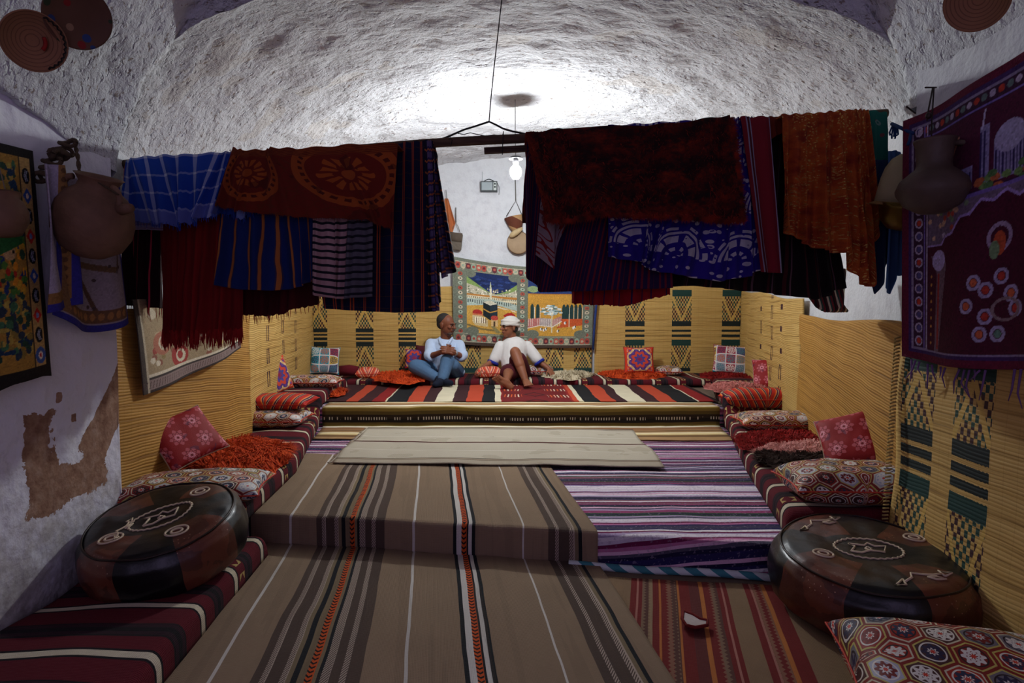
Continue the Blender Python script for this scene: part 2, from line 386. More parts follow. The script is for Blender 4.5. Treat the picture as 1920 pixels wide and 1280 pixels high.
# ------------------------------------------------------------------ floor rugs
YS = 4.85
R1 = (YS, 0.0, .30, .14); R2 = (2.60, -.15, .14, .0)        # y = a + b x, top, bottom
def drape(name, label, mat, A, B, Cn, Dn, risers, z, lift, nu=60, nv=200, wob=.006, cat='rug', solid=.006, seed=0, edge=0.0):
    """A far left, B far right, Cn near right, Dn near left (x,y); v = metres from the far edge, u = metres across"""
    U, T = np.meshgrid(np.linspace(0, 1, nu), np.linspace(0, 1, nv))
    wv = edge*np.sin(T*9+seed)*(U-.5)
    x0 = A[0]+(B[0]-A[0])*U; y0 = A[1]+(B[1]-A[1])*U; x1 = Dn[0]+(Cn[0]-Dn[0])*U; y1 = Dn[1]+(Cn[1]-Dn[1])*U
    L = np.hypot(x1-x0, y1-y0); dx, dy = (x1-x0)/L, (y1-y0)/L
    tot = L+sum(r[2]-r[3] for r in risers); S = T*tot; H = S.copy(); Z = np.full_like(S, z+lift); off = np.zeros_like(S)
    for a, b, zt, zb in risers:
        q = (a+b*x0-y0)/(dy-b*dx); hh = zt-zb; dd = np.clip(H-q, 0, hh)
        Z = Z-dd; H = H-dd; off = off+(dd > 0)*(dd < hh)*0
        tr = np.clip((H-q)/1e-6, 0, 1)
    X = x0+dx*H; Y = y0+dy*H
    for a, b, zt, zb in risers:
        near = np.abs(Y-(a+b*X)) < lift+.004; Y = np.where(near & (Z < zt+lift-.001), a+b*X-lift-.004, Y)
    n = vn(X, Y, Z, 2.3, seed)+.4*vn(X, Y, Z, 7, seed+3)
    Z = Z+wob*(n+.3).clip(0); X = X+wv+.004*vn(X, Y, Z, 3, seed)
    Wm = np.hypot(B[0]-A[0], B[1]-A[1])
    ob = mo(name, np.stack([X, Y, Z], -1).reshape(-1, 3), gfaces(nu, nv), mat, None, uv=np.stack([U*Wm, S], -1).reshape(-1, 2), solid=solid)
    return tag(ob, label, cat)
def woven(g, u, v, sc=.005): return abs((v*(PI/sc)).sin())*.5+abs((u*(PI/sc)).sin())*.5
# brown striped
def brown():
    g = Gr('brown_striped_flatweave'); u, v = g.uv(); uw = u+(g.noise(g.vec(u*.8, v), 2.2)-.5)*.022+.02
    tan, dkb, blk, wh, olv, pat, oj = '#8a745c', '#4f4036', '#17191c', '#c9c3ba', '#7b6a4f', '#ad9c8b', '#c4501a'
    st = [(0, tan), (.03, blk), (.045, wh), (.06, blk), (.065, oj), (.085, blk), (.092, wh), (.108, blk), (.12, tan), (.316, wh), (.325, tan), (.447, dkb), (.476, pat), (.493, dkb), (.537, pat), (.556, olv), (.574, blk), (.592, olv), (.615, oj),
          (.637, olv), (.65, blk), (.664, pat), (.69, dkb), (.722, pat), (.742, dkb), (.783, tan), (.915, wh), (.926, tan)]
    st2 = [(0, tan), (1.105, blk), (1.125, wh), (1.142, blk), (1.148, oj), (1.17, blk), (1.178, wh), (1.195, blk), (1.205, tan), (1.415, wh), (1.425, tan), (1.535, dkb), (1.565, pat), (1.585, dkb), (1.63, pat), (1.65, olv), (1.668, blk), (1.685, tan)]
    a = g.ramp(uw, st); b = g.ramp(uw*.5, [(p/2, c) for p, c in st2]); col = g.mix(uw > 1.0, a, b)
    # little figures in the pale and orange bands
    zig = (v*70).frac(); zz = abs(zig-.5)
    pb = uw.band(.476, .493)+uw.band(.537, .556)+uw.band(.664, .69)+uw.band(.722, .742)+uw.band(1.565, 1.585)+uw.band(1.63, 1.65)
    col = g.mix(pb*((zig+uw*120).frac() > .55), col, dkb)
    ob = uw.band(.615, .637)+uw.band(1.148, 1.17)+uw.band(.065, .085)
    c0 = abs(uw-.626)*uw.band(.6, .65)+abs(uw-1.159)*uw.band(1.1, 1.2)+abs(uw-.075)*uw.band(0, .1)
    col = g.mix(ob*((v*45+c0*40).frac() > .58), col, '#1c1210')
    abr = g.noise(g.vec(u*14, v*.5), 1.0, 2.0); col = g.mix((abr > .56)*.15, col, '#5d4a3a')
    return g.end(col, .95, h=woven(g, u, v)+g.weave(200)*.5, dist=.0015, wear=.15, wsc=3)
def rag():
    g = Gr('rag_rug'); u, v = g.uv(); vw = v+(g.noise(g.vec(u*.7, v*3), 3.0)-.5)*.035
    h1 = g.hash((vw*62).floor(), 3.0)
    cols = ['#d9cfd6', '#1d1838', '#8a3a63', '#3b3650', '#c9bccb', '#22204a', '#b0688f', '#4b4657', '#e4dde0', '#6b1c46', '#2a2c3a', '#a995b4', '#25432f', '#7a4c5a', '#282150', '#d4a9bf']
    col = g.pal(h1, cols); tuft = g.noise(g.vec(u*60, v*60), 1.0, 2.0); col = g.mix((tuft > .62)*.4, col, '#8d7f95')
    return g.end(col, 1, h=(vw*62).frac()+tuft*2, dist=.007, wear=.25, wsc=5)
def tanrug():
    g = Gr('wheat_banded_kilim'); u, v = g.uv(); vw = v+(g.noise(g.vec(u*.5, v), 2.0)-.5)*.05
    st = [(0, '#96724a'), (.12, '#d9c9a0'), (.165, '#96724a'), (.20, '#a98458'), (.24, '#8d6a48'), (.285, '#efe6cc'), (.325, '#b09a6a'), (.345, '#8a7430'), (.375, '#5d4c1c'), (.40, '#30200f'), (.43, '#1a100a'), (.462, '#5d4a1c'), (.482, '#7d6a2a'), (.51, '#e9dfc3'), (.57, '#7d4c34'), (.585, '#b09060'), (.60, '#7d4c34'),
          (.63, '#9a744d'), (.68, '#7c5c3c'), (.72, '#a58358'), (.76, '#e8d8ae'), (.80, '#dcc68f'), (.84, '#8a6a40'), (.87, '#6d5030'), (.92, '#a58358')]
    col = g.ramp(vw*.97, st)
    ch = vw.band(.435, .458)*((u*45).frac() > .6)*((g.noise(g.vec(u*9, v), 3.0)) > .45); col = g.mix(ch, col, '#cfc6b0')
    return g.end(col, .95, h=woven(g, u, v)+g.weave(200)*.4, dist=.0015, wear=.2, wsc=4)
def creamrug():
    g = Gr('undyed_wool_runner'); u, v = g.uv(); vw = v+(g.noise(g.vec(u*.5, v), 2.0)-.5)*.02
    col = g.ramp(vw, [(0, '#6a5a48'), (.02, '#a89c88'), (.05, '#544439'), (.06, '#bdb4a0'), (.33, '#cfc8b8'), (.34, '#bbb29e'), (.50, '#4a1c1a'), (.53, '#b8af9b'), (.74, '#cfc8b8'), (.75, '#bbb29e'), (.955, '#4f433a'), (.965, '#a2937c'), (.985, '#6b5b4a'), (1, '#a89c88')])
    sp = g.noise(g.vec(u, v), 3.5, 4.0); col = g.mix((sp > .60)*.25, col, '#8a7b62')
    return g.end(col, .95, h=woven(g, u, v)+g.weave(160)*.6, dist=.002, wear=.12, wsc=3)
def redkilim():
    g = Gr('bold_striped_red_kilim'); u, v = g.uv(); u = u+(g.noise(g.vec(u, v), 2.5)-.5)*.05
    bk, orr, br, cr, rd = '#15171a', '#b8452a', '#3a1c20', '#d8ceb0', '#8c1c1c'
    def s(px): return (px-960)/206+1.85
    st = [(600, br), (640, orr), (665, br), (690, rd), (714, cr), (718, bk), (752, orr), (784, br), (808, cr), (838, br), (865, orr), (895, bk), (920, cr), (931, rd), (1070, orr), (1077, cr), (1087, bk), (1116, orr), (1145, br), (1166, cr), (1202, br), (1228, orr), (1262, bk), (1300, cr), (1304, rd), (1330, br)]
    col = g.ramp(u*(1/3.7), [(max(0, s(p)/3.7), c) for p, c in st])
    pn = u.band(s(936), s(1066)); n1 = ((u*30).frac() > .62)*((v*2.6).frac() > .6)*(abs(u-s(1000)) > .12)
    col = g.mix(pn, col, '#6e1a1c'); col = g.mix(pn*n1, col, g.mix((u*11).frac() > .5, '#c8592a', '#d9c8b0'))
    di = abs(u-s(1000))*3+abs((v*2.5).frac()-.5); col = g.mix(pn*(abs(di-.28) < .05)*.8, col, '#2a1216')
    return g.end(col, .95, h=woven(g, u, v)+g.weave(200)*.4, dist=.0015, wear=.18, wsc=5)
def redtan():
    g = Gr('red_and_tan_kilim'); u, v = g.uv(); uw = u+(g.noise(g.vec(0.0, v), 2.5)-.5)*.012
    tn, rd, yl, pk, db = '#846a4e', '#6f211d', '#b06a32', '#a06a5c', '#5a3a30'
    st = [(0, tn), (.12, rd), (.135, tn), (.15, rd), (.17, tn), (.30, rd), (.325, pk), (.33, rd), (.35, db), (.37, tn), (.39, rd), (.41, yl), (.42, rd), (.46, db), (.48, yl), (.49, rd), (.53, '#5e2a26'), (.57, yl), (.58, rd), (.61, db), (.64, rd), (.655, pk), (.66, rd), (.675, tn), (.75, rd), (.77, pk), (.775, rd), (.82, yl), (.83, rd), (.88, tn)]
    col = g.ramp(uw*.5, [(a/2, b) for a, b in st])
    fg = (uw.band(.35, .39)+uw.band(.44, .48)+uw.band(.60, .64)+uw.band(.78, .82))*((abs((v*45).frac()-.5)*.6+uw*30).frac() > .5); col = g.mix(fg*.4, col, '#a08868')
    return g.end(col, .95, h=woven(g, u, v)+g.weave(200)*.4, dist=.0015, wear=.2, wsc=4)
rr = drape('rag_rug', 'purple, pink and white striped rag rug across the middle floor, right of the brown rug', rag(), (-1.80, 5.35), (1.80, 5.35), (1.58, 2.35), (-1.62, 2.83), [R1, R2], .30, .006, 90, 320, wob=.008, seed=1)
bd = MB(); pts = [(x, riser_y(x)-.035, .016+.004*math.sin(x*9)) for x in np.linspace(.25, 1.6, 90)]
bd.tube(pts, .017, 8)
g = Gr('teal_white_binding'); x, y, z = g.xyz('Object'); bm_ = g.end(g.mix(((x+z*1.5)*9).frac() > .5, '#3f7f86', '#cfd6d2'), .9, h=g.weave(150), dist=.003)
bd.obj('edge_binding', bm_, rr)
drape('kilim_rug', 'wheat and brown banded kilim folded over the rear step', tanrug(), (-1.62, 5.20), (1.76, 5.20), (1.66, 4.30), (-1.50, 4.36), [R1], .30, .016, 90, 160, wob=.008, seed=4, edge=.01)
drape('kilim_rug', 'red kilim with bold black, orange and cream stripes under the seated men', redkilim(), (-1.85, 6.45), (1.85, 6.45), (1.80, 5.07), (-1.74, 5.07), [], .30, .024, 90, 60, wob=.008, seed=5)
drape('kilim_rug', 'tan kilim with red bands and a torn hole, on the near right floor', redtan(), (.2, 2.43), (1.50, 2.30), (1.2, 1.0), (-.15, 1.0), [], 0, .008, 60, 60, wob=.006, seed=6)
hp = [PZ(px, py, .034) for px, py in ((1281, 1145), (1300, 1152), (1313, 1160), (1327, 1163), (1326, 1172), (1304, 1176), (1287, 1172), (1279, 1160))]
hc = sum(hp, Vector())/8
mbh = MB().add([hc]+hp, [(0, i+1, (i+1) % 8+1) for i in range(8)]); ho = D.objects['kilim_rug.002'] if 'kilim_rug.002' in D.objects else None
def ringtube(pts, r): return MB().tube(pts+[pts[0]], r, 6)
mbh.obj('pale_patch', plain('pale_backing', '#b9aca4', .9, bump=.004, bsc=90), ho); ringtube(hp, .006).obj('frayed_edge', plain('frayed_red', '#6a1a16', 1, bump=.006), ho)
drape('flatweave_rug', 'long brown striped flatweave rug running over the front step', brown(), (-1.50, 3.92), (.22, 3.70), (.60, .9), (-1.13, 1.1), [R2], .14, .020, 120, 340, wob=.007, seed=7)
cr_ = drape('wool_runner', 'pale undyed wool runner with thin maroon lines in the middle of the floor', creamrug(), (-1.16, 4.70), (.95, 4.62), (.94, 3.52), (-1.13, 3.62), [], .14, .034, 90, 70, wob=.010, seed=8, edge=.02)
fr = MB()
for k_ in range(70):
    f_ = k_/70; a = Vector((-1.16+.03*f_, 4.70-1.08*f_, .178)); fr.tube([a, a+Vector((-.02-random.random()*.02, random.uniform(-.01, .01), -.006))], .0025, 4)
fr.obj('fringe', plain('runner_fringe', '#b9ad98'), cr_)
# ------------------------------------------------------------------ benches: mattresses under striped kilims
def benchmat(name, per=.31, ph=0.0, dark=1.0):
    g = Gr(name); u, v = g.uv(); vw = v+(g.noise(g.vec(u, v), 2.0)-.5)*.015
    t = ((vw+ph)*(1/per)).frac()
    mr, bk, cr, db = '#5c0f1c', '#141014', '#cfc4a8', '#2d1720'
    col = g.ramp(t, [(0, mr), (.20, bk), (.235, cr), (.335, bk), (.37, mr), (.60, bk), (.635, db), (.70, bk), (.78, db), (.84, bk), (.865, mr)])
    k = ((vw+ph)*(1/per)).floor(); zz = abs((u*9).frac()-.5)
    mot = (g.hash(k, 2.0) > .45)*t.band(.42, .58)*(abs(t-.5)*3+zz > .32)*(zz < .33); col = g.mix(mot, col, '#b59f60')
    return g.end(col, .95, h=woven(g, u, v, .006)+g.weave(200)*.5, dist=.002, wear=.2, wsc=4)
def bench(name, label, mat, inner, wall, y0, y1, base, h, n=160, m=40, side=1, seed=0):
    """inner: (y,x) list, wall: function y->x ; side +1 = wall on the right"""
    U, W = np.meshgrid(np.linspace(0, 1, m), np.linspace(0, 1, n)); Y = y0+(y1-y0)*W
    xi = np.interp(Y, [a for a, b in inner], [b for a, b in inner]); xw = wall(Y)-side*.03
    L = np.abs(xw-xi); S = U*(L+h); flat = np.clip(S, 0, L-.03)/L
    q = np.clip((S-(L-.03))/(h+.03), 0, 1); ang = q*PI/2
    X = xw+(xi-xw)*(flat)+(xi-xw)/L*.03*np.sin(np.clip(ang*1.6, 0, PI/2)); zb = base(Y, X)
    drop = np.where(q > 0, (1-np.cos(np.clip(ang, 0, PI/2)))*1.0, 0)
    puff = .018*vn(X, Y, 0*X, 3.2, seed)+.012*np.sin(U*PI)
    endf = np.sqrt(np.clip(1-(1-np.clip((Y-y0)/.05, 0, 1))**2, 0, 1))*np.sqrt(np.clip(1-(1-np.clip((y1-Y)/.05, 0, 1))**2, 0, 1))
    Z = zb+.006+(h*(1-drop)+puff*(1-drop))*endf+.01
    ob = mo(name, np.stack([X, Y, Z], -1).reshape(-1, 3), gfaces(m, n) if side < 0 else gfaces(m, n)[:, ::-1], mat, None, uv=np.stack([S, Y], -1).reshape(-1, 2), solid=.012)
    return tag(ob, label, 'mattress')
def sstep(y, a, b): t = np.clip((y-a)/(b-a), 0, 1); return t*t*(3-2*t)
bmid = lambda Y, X: .15+.16*sstep(Y, 4.75, 4.95)
bm1 = benchmat('maroon_kilim_cover', .31); bm2 = benchmat('maroon_kilim_cover_front', .285, .12)
bench('floor_mattress', 'low mattress under a maroon kilim with cream stripes along the left wall', bm1, [(2.5, -1.22), (3.43, -1.29), (4.8, -1.60), (5.9, -1.70)], wl, 2.62, 6.0, bmid, .085, side=-1)
bench('floor_mattress', 'low mattress under a maroon kilim with cream stripes along the right wall', bm1, [(2.4, 1.17), (3.5, 1.42), (4.6, 1.72), (5.3, 1.86), (6.2, 2.12)], wr, 2.47, 6.0, bmid, .085, side=1, seed=3)
bench('floor_mattress', 'striped kilim mattress at the near left below the leather pouf', bm2, [(1.0, -1.0), (2.7, -1.12)], wl, .95, 2.60, lambda Y, X: 0*Y+.01, .085, side=-1, seed=6)
# back mattress: stripes run towards the viewer
def backbench():
    U, W = np.meshgrid(np.linspace(0, 1, 200), np.linspace(0, 1, 30)); x0, x1 = -2.28, 2.62; X = x0+(x1-x0)*U; h = .055
    S = W*(.65+h); fl = np.clip(S, 0, .62); q = np.clip((S-.62)/(h+.03), 0, 1)*PI/2
    Y = 6.80-fl-.03*np.sin(np.clip(q*1.6, 0, PI/2)); Z = .312+h*np.cos(q)+(.012*vn(X, Y, 0*X, 3, 9))*np.cos(q)+.008
    ob = mo('floor_mattress', np.stack([X, Y, Z], -1).reshape(-1, 3), gfaces(200, 30)[:, ::-1], benchmat('maroon_kilim_cover_back', .26), None, uv=np.stack([S, X+3], -1).reshape(-1, 2), solid=.012)
    tag(ob, 'low mattress under a maroon kilim along the back wall, where the two men sit', 'mattress')
backbench()
# ------------------------------------------------------------------ cushions
def hexmat(name, S=11, rot=0.0, dk=0.0):
    g = Gr(name); u, v = g.uv()
    px = u*S; py = v*S
    fm = lambda a, b: g.m('FLOORED_MODULO', a, b)
    ax = fm(px, 1.0)-.5; ay = fm(py, 1.732)-.866; bx = fm(px-.5, 1.0)-.5; by = fm(py-.866, 1.732)-.866
    sel = (bx*bx+by*by) < (ax*ax+ay*ay); lx = ax+sel*(bx-ax); ly = ay+sel*(by-ay)
    ix = (px-lx)*2; iy = (py-ly)*1.1547
    hd = g.m('MAXIMUM', abs(lx), abs(lx)*.5+abs(ly)*.866); r, th_ = g.polar(lx, ly)
    h1 = g.hash(g.m('ROUND', ix), g.m('ROUND', iy)); h2 = g.hash(g.m('ROUND', iy), g.m('ROUND', ix)+3.0)
    base = g.pal(h1, ['#8f1a12', '#a9aab6', '#4a2823', '#a02c1c', '#6e6a70', '#84140f', '#7a1a14'])
    ink = g.pal(h2, ['#2a2440', '#701814', '#d6cfc4', '#3d1a1a', '#26304a'])
    pet = (r-(g.m('COSINE', th_*8)*.05)).band(.13, .27); col = g.mix(pet, base, ink)
    col = g.mix(abs(r-.33) < .022, col, g.mix(h1 > .5, '#d8d2c4', '#2b1a1e')); col = g.mix(r < .07, col, '#c23a26')
    col = g.mix((r-(g.m('COSINE', th_*8)*.03)).band(.08, .12), col, '#e0dccf')
    col = g.mix(hd > .405, col, g.mix(h2 > .5, '#b9ac58', '#c9c0a0')); col = g.mix(hd > .455, col, '#7e2018')
    return g.end(col, .6, h=g.weave(250), dist=.001, wear=.2, wsc=7, spec=.4)
def stripemat(name, per=.062, pk=False):
    g = Gr(name); u, v = g.uv(); t = ((u+(g.noise(g.vec(u, v), 4.0)-.5)*.004)*(1/per)).frac()
    st = [(0, '#b12416'), (.26, '#d2541c'), (.36, '#e0a03c'), (.42, '#6b2f52'), (.55, '#1d1216'), (.64, '#d8c08a'), (.69, '#4c1638'), (.80, '#b12416')]
    if pk: st = [(0, '#c9452c'), (.3, '#d98a6a'), (.45, '#e8b08a'), (.55, '#7a3d66'), (.65, '#d8542c'), (.8, '#e6c79a'), (.88, '#b83624')]
    return g.end(g.ramp(t, st), .7, h=g.weave(250), dist=.001, wear=.15)
def rosemat(name):
    g = Gr(name); u, v = g.uv(); S = 8.5; px, py = u*S, v*S; fm = lambda a, b: g.m('FLOORED_MODULO', a, b)
    off = (g.m('FLOORED_MODULO', py.floor(), 2.0))*.5; lx = (px+off).frac()-.5; ly = py.frac()-.5; r, t = g.polar(lx, ly)
    pet = g.m('COSINE', t*8)*.05; col = g.mix((r-pet) < .36, '#8e1214', '#b8555c'); col = g.mix((r+pet).band(.20, .26), col, '#7d1820'); col = g.mix((r-pet*.5).band(.08, .14), col, '#d9909a')
    col = g.mix(r < .05, col, '#6a1218'); bl = g.noise(g.vec(u, v), 16); col = g.mix((bl > .64)*.6, col, '#4a1a3c')
    return g.end(col, .6, h=g.weave(250), dist=.001, wear=.15)
def patchmat(name, seed=0.0):
    g = Gr(name); u, v = g.uv(); S = 1/.108; px, py = u*S+20.5, v*S+20.5; lx, ly = px.frac()-.5, py.frac()-.5; r, t = g.polar(lx, ly)
    a = px.floor()+seed; b = py.floor(); h1 = g.hash(a, b); h2 = g.hash(b, a+5)
    base = g.pal(h1, ['#2f8ea0', '#8f8a98', '#54406a', '#c9a63c', '#9c2d44', '#9aa19c', '#a9765a']); ink = g.pal(h2, ['#e2ddd2', '#3c3450', '#c0602c', '#3d7f86'])
    st = g.m('COSINE', t*8)*.09; col = g.mix((r-st) < .26, base, ink); col = g.mix((r-st) < .12, col, base); col = g.mix(abs(r-.38) < .025, col, ink)
    col = g.mix(g.m('MAXIMUM', abs(lx), abs(ly)) > .445, col, '#d9d7d4')
    return g.end(col, .7, h=g.weave(250), dist=.001, wear=.12)
def kalmat(name):
    g = Gr(name); u, v = g.uv(); r, t = g.polar(u, v); k = g.m('COSINE', t*8)*.012
    col = g.ramp((r+k)*(1/.25), [(0, '#8c1c3c'), (.10, '#3c3f8a'), (.22, '#c2402a'), (.36, '#4d2a70'), (.50, '#c9a06a'), (.62, '#c4381e'), (.80, '#b89a78'), (.88, '#cf3a1c')])
    fl = g.m('COSINE', u*85)*g.m('COSINE', v*85); col = g.mix((fl > .45)*(r > .08), col, '#5a3c86'); col = g.mix((fl < -.6)*(r > .10), col, '#d9b98a')
    col = g.mix(g.m('MAXIMUM', abs(u), abs(v)) > .145, col, '#d03a1a')
    return g.end(col, .7, h=g.weave(250), dist=.001, wear=.12)
HX, HX2, ST, PKS, RO, PA, KA = hexmat('hexagon_medallion_print'), hexmat('small_hexagon_print', 12), stripemat('red_orange_stripe'), stripemat('salmon_stripe', .07, True), rosemat('red_rose_print'), patchmat('patchwork_tile_print'), kalmat('kaleidoscope_print')
BEI = plain('unbleached_cotton_back', '#a58f74', .9, bump=.002, bsc=120); MAR = plain('maroon_velvet', '#4a1018', .8)
def cushion(name, label, mat, c, size, yaw=0, lean=0, spin=0, group=None, back=None, seed=0, pinch=.16, N=34, ax=None):
    a, b, h = size[0]/2, size[1]/2, size[2]/2
    M = Matrix.Rotation(math.radians(yaw), 3, 'Z') @ Matrix.Rotation(math.radians(lean), 3, 'X') @ Matrix.Rotation(math.radians(spin), 3, 'Z')
    if ax:
        A_ = Vector(ax[0]).normalized(); n_ = A_.cross(Vector(ax[1])).normalized(); n_ = n_ if n_.z > 0 else -n_; M = Matrix((A_, n_.cross(A_), n_)).transposed()
    U, W = np.meshgrid(np.linspace(-1, 1, N), np.linspace(-1, 1, N)); U = np.sin(U*PI/2)*.6+U*.4; W = np.sin(W*PI/2)*.6+W*.4
    e = np.clip((1-np.abs(U)**3.2), 0, 1)*np.clip((1-np.abs(W)**3.2), 0, 1); hh = h*e**.42
    k = 1-pinch*(1-np.abs(W)**2)*np.abs(U)**4*.5; k2 = 1-pinch*(1-np.abs(U)**2)*np.abs(W)**4*.5
    X = U*a*k; Y = W*b*k2; n = vn(X, Y, 0*X, 9, seed)*.10*h+vn(X, Y, 0*X, 22, seed)*.04*h
    top = np.stack([X, Y, hh+n*e], -1).reshape(-1, 3); bot = np.stack([X, Y, -hh*.92+n*e*.5], -1).reshape(-1, 3)
    sy, sx = np.sign(Y), np.sign(X); uvt = np.stack([X+sx*(h-hh)*.5, Y+sy*(h-hh)*.8], -1).reshape(-1, 2); uvb = np.stack([X+sx*(h+hh)*.5, sy*((2*b-np.abs(Y))+h+hh)], -1).reshape(-1, 2); R3 = np.array(M)
    Fs = gfaces(N, N)
    root = thing(name, c, label, 'cushion', group)
    tp, bt = top@R3.T, bot@R3.T
    if back is None: mo('cover', np.vstack([tp, bt]), np.vstack([Fs, (Fs+N*N)[:, ::-1]]), mat, root, uv=np.vstack([uvt, uvb]), local=True)
    else:
        mo('cover', tp, Fs, mat, root, uv=uvt, local=True)
        tag(mo('back_cover', bt, Fs[:, ::-1], back, root, uv=uvb, local=True), 'plain unbleached back cover')
    ed = [Vector(top[i]) for i in list(range(N))+[N*j+N-1 for j in range(1, N)]+[N*(N-1)+i for i in range(N-2, -1, -1)]+[N*j for j in range(N-2, 0, -1)]]
    ed = [M @ Vector((p.x*1.005, p.y*1.005, 0)) for p in ed]; MB().tube(ed+[ed[0]], .0035, 6, False).obj('seam', back or mat, root, local=True, uv=None)
    return root
def on(px, py, z, h): p = PZ(px, py, z); return (p.x, p.y, z+h)
cu = 'cushion'
cushion(cu, 'hexagon print cushion lying flat on the left bench, right behind the leather pouf', HX, on(368, 938, .265, .06), (.62, .34, .13), 10)
cushion(cu, 'red rose print cushion leaning on the left wall above orange fleece', RO, P(348, 820, 3.02), (.29, .33, .09), back=BEI, ax=((.155, -.035, -.177), (-.136, -.28, -.068)))
cushion(cu, 'striped red cushion on top of a hexagon print cushion, left bench', ST, on(512, 798, .25, .185), (.60, .36, .115), 3, seed=2)
cushion(cu, 'hexagon print cushion underneath the striped red one, left bench', HX, on(500, 800, .265, .065), (.60, .34, .13), 3, seed=3)
cushion(cu, 'long hexagon print bolster at the far end of the left bench', HX, on(582, 727, .41, .06), (.55, .26, .12), 2, seed=4)
cushion(cu, 'narrow red and blue cushion leaning on the far left wall mat', KA, P(517, 704, 5.0), (.30, .31, .08), 66, 76, 10, back=BEI, seed=5)
cushion(cu, 'patchwork cushion leaning in the left back corner', PA, P(609, 676, 6.58), (.32, .31, .10), 12, 74, -3, seed=6)
cushion(cu, 'salmon striped cushion on the back bench left of the blue shirted man', PKS, on(690, 708, .375, .055), (.26, .24, .12), 12, seed=7)
cushion(cu, 'orange red patterned cushion behind the knee of the blue shirted man', KA, P(778, 672, 6.66), (.22, .22, .09), 0, 76, seed=8)
cushion(cu, 'maroon cushion behind the back of the blue shirted man', MAR, P(797, 668, 6.68), (.22, .26, .10), 0, 76, seed=9)
cushion(cu, 'salmon striped cushion under the resting hand of the turbaned man', PKS, on(917, 708, .375, .06), (.28, .24, .13), 6, seed=10)
cushion(cu, 'hexagon print cushion under the outstretched arm of the turbaned man', HX2, on(1012, 704, .375, .06), (.30, .24, .14), -6, seed=11)
cushion(cu, 'orange red kaleidoscope cushion upright against the back wall mat', KA, P(1198, 675, 6.58), (.34, .30, .10), 0, 74, seed=12)
cushion(cu, 'small hexagon print cushion beside the upright orange red one', HX2, on(1252, 703, .375, .05), (.30, .26, .11), -8, seed=13)
cushion(cu, 'patchwork cushion leaning in the right back corner', patchmat('patchwork_tile_print_pale', 4.0), P(1369, 674, 6.55), (.37, .32, .10), -12, 74, -4, seed=14)
cushion(cu, 'red cushion leaning on the far right wall mat', RO, P(1443, 702, 5.35), (.30, .30, .10), -32, 70, 6, back=BEI, seed=15)
cushion(cu, 'striped red bolster at the far end of the right bench', ST, tuple(P(1430, 746, 4.86)), (.66, .24, .17), -3, seed=16)
cushion(cu, 'hexagon print cushion in the middle of the right bench', HX2, on(1470, 808, .265, .07), (.66, .32, .14), -5, seed=17)
cushion(cu, 'red rose print cushion leaning on the right wall above pink fleece', RO, P(1592, 826, 2.98), (.28, .31, .10), back=BEI, seed=18, ax=((-.22, .13, -.09), (-.09, -.27, -.31)))
cushion(cu, 'hexagon print cushion at the near end of the right bench', HX, on(1592, 938, .265, .085), (.58, .32, .18), -4, seed=19)
cushion(cu, 'hexagon print cushion on the floor at the bottom right of the photo', hexmat('hexagon_print_large', 10.5), (P(1815, 1270, 1.53)[0], 1.53, .115), (.60, .40, .22), -14, 12, seed=20)
# rolled kilim on the back bench
def kb(): 
    p = PZ(655, 705, .40); r = MB(); r.tube([(p.x-.10, p.y-.02, .46), (p.x, p.y, .465), (p.x+.09, p.y+.02, .455)], [.055, .06, .05], 14)
    r.obj('rolled_kilim', bm1, None); tag(D.objects['rolled_kilim'], 'small dark rolled kilim beside the left patchwork cushion', 'rolled rug')
kb()
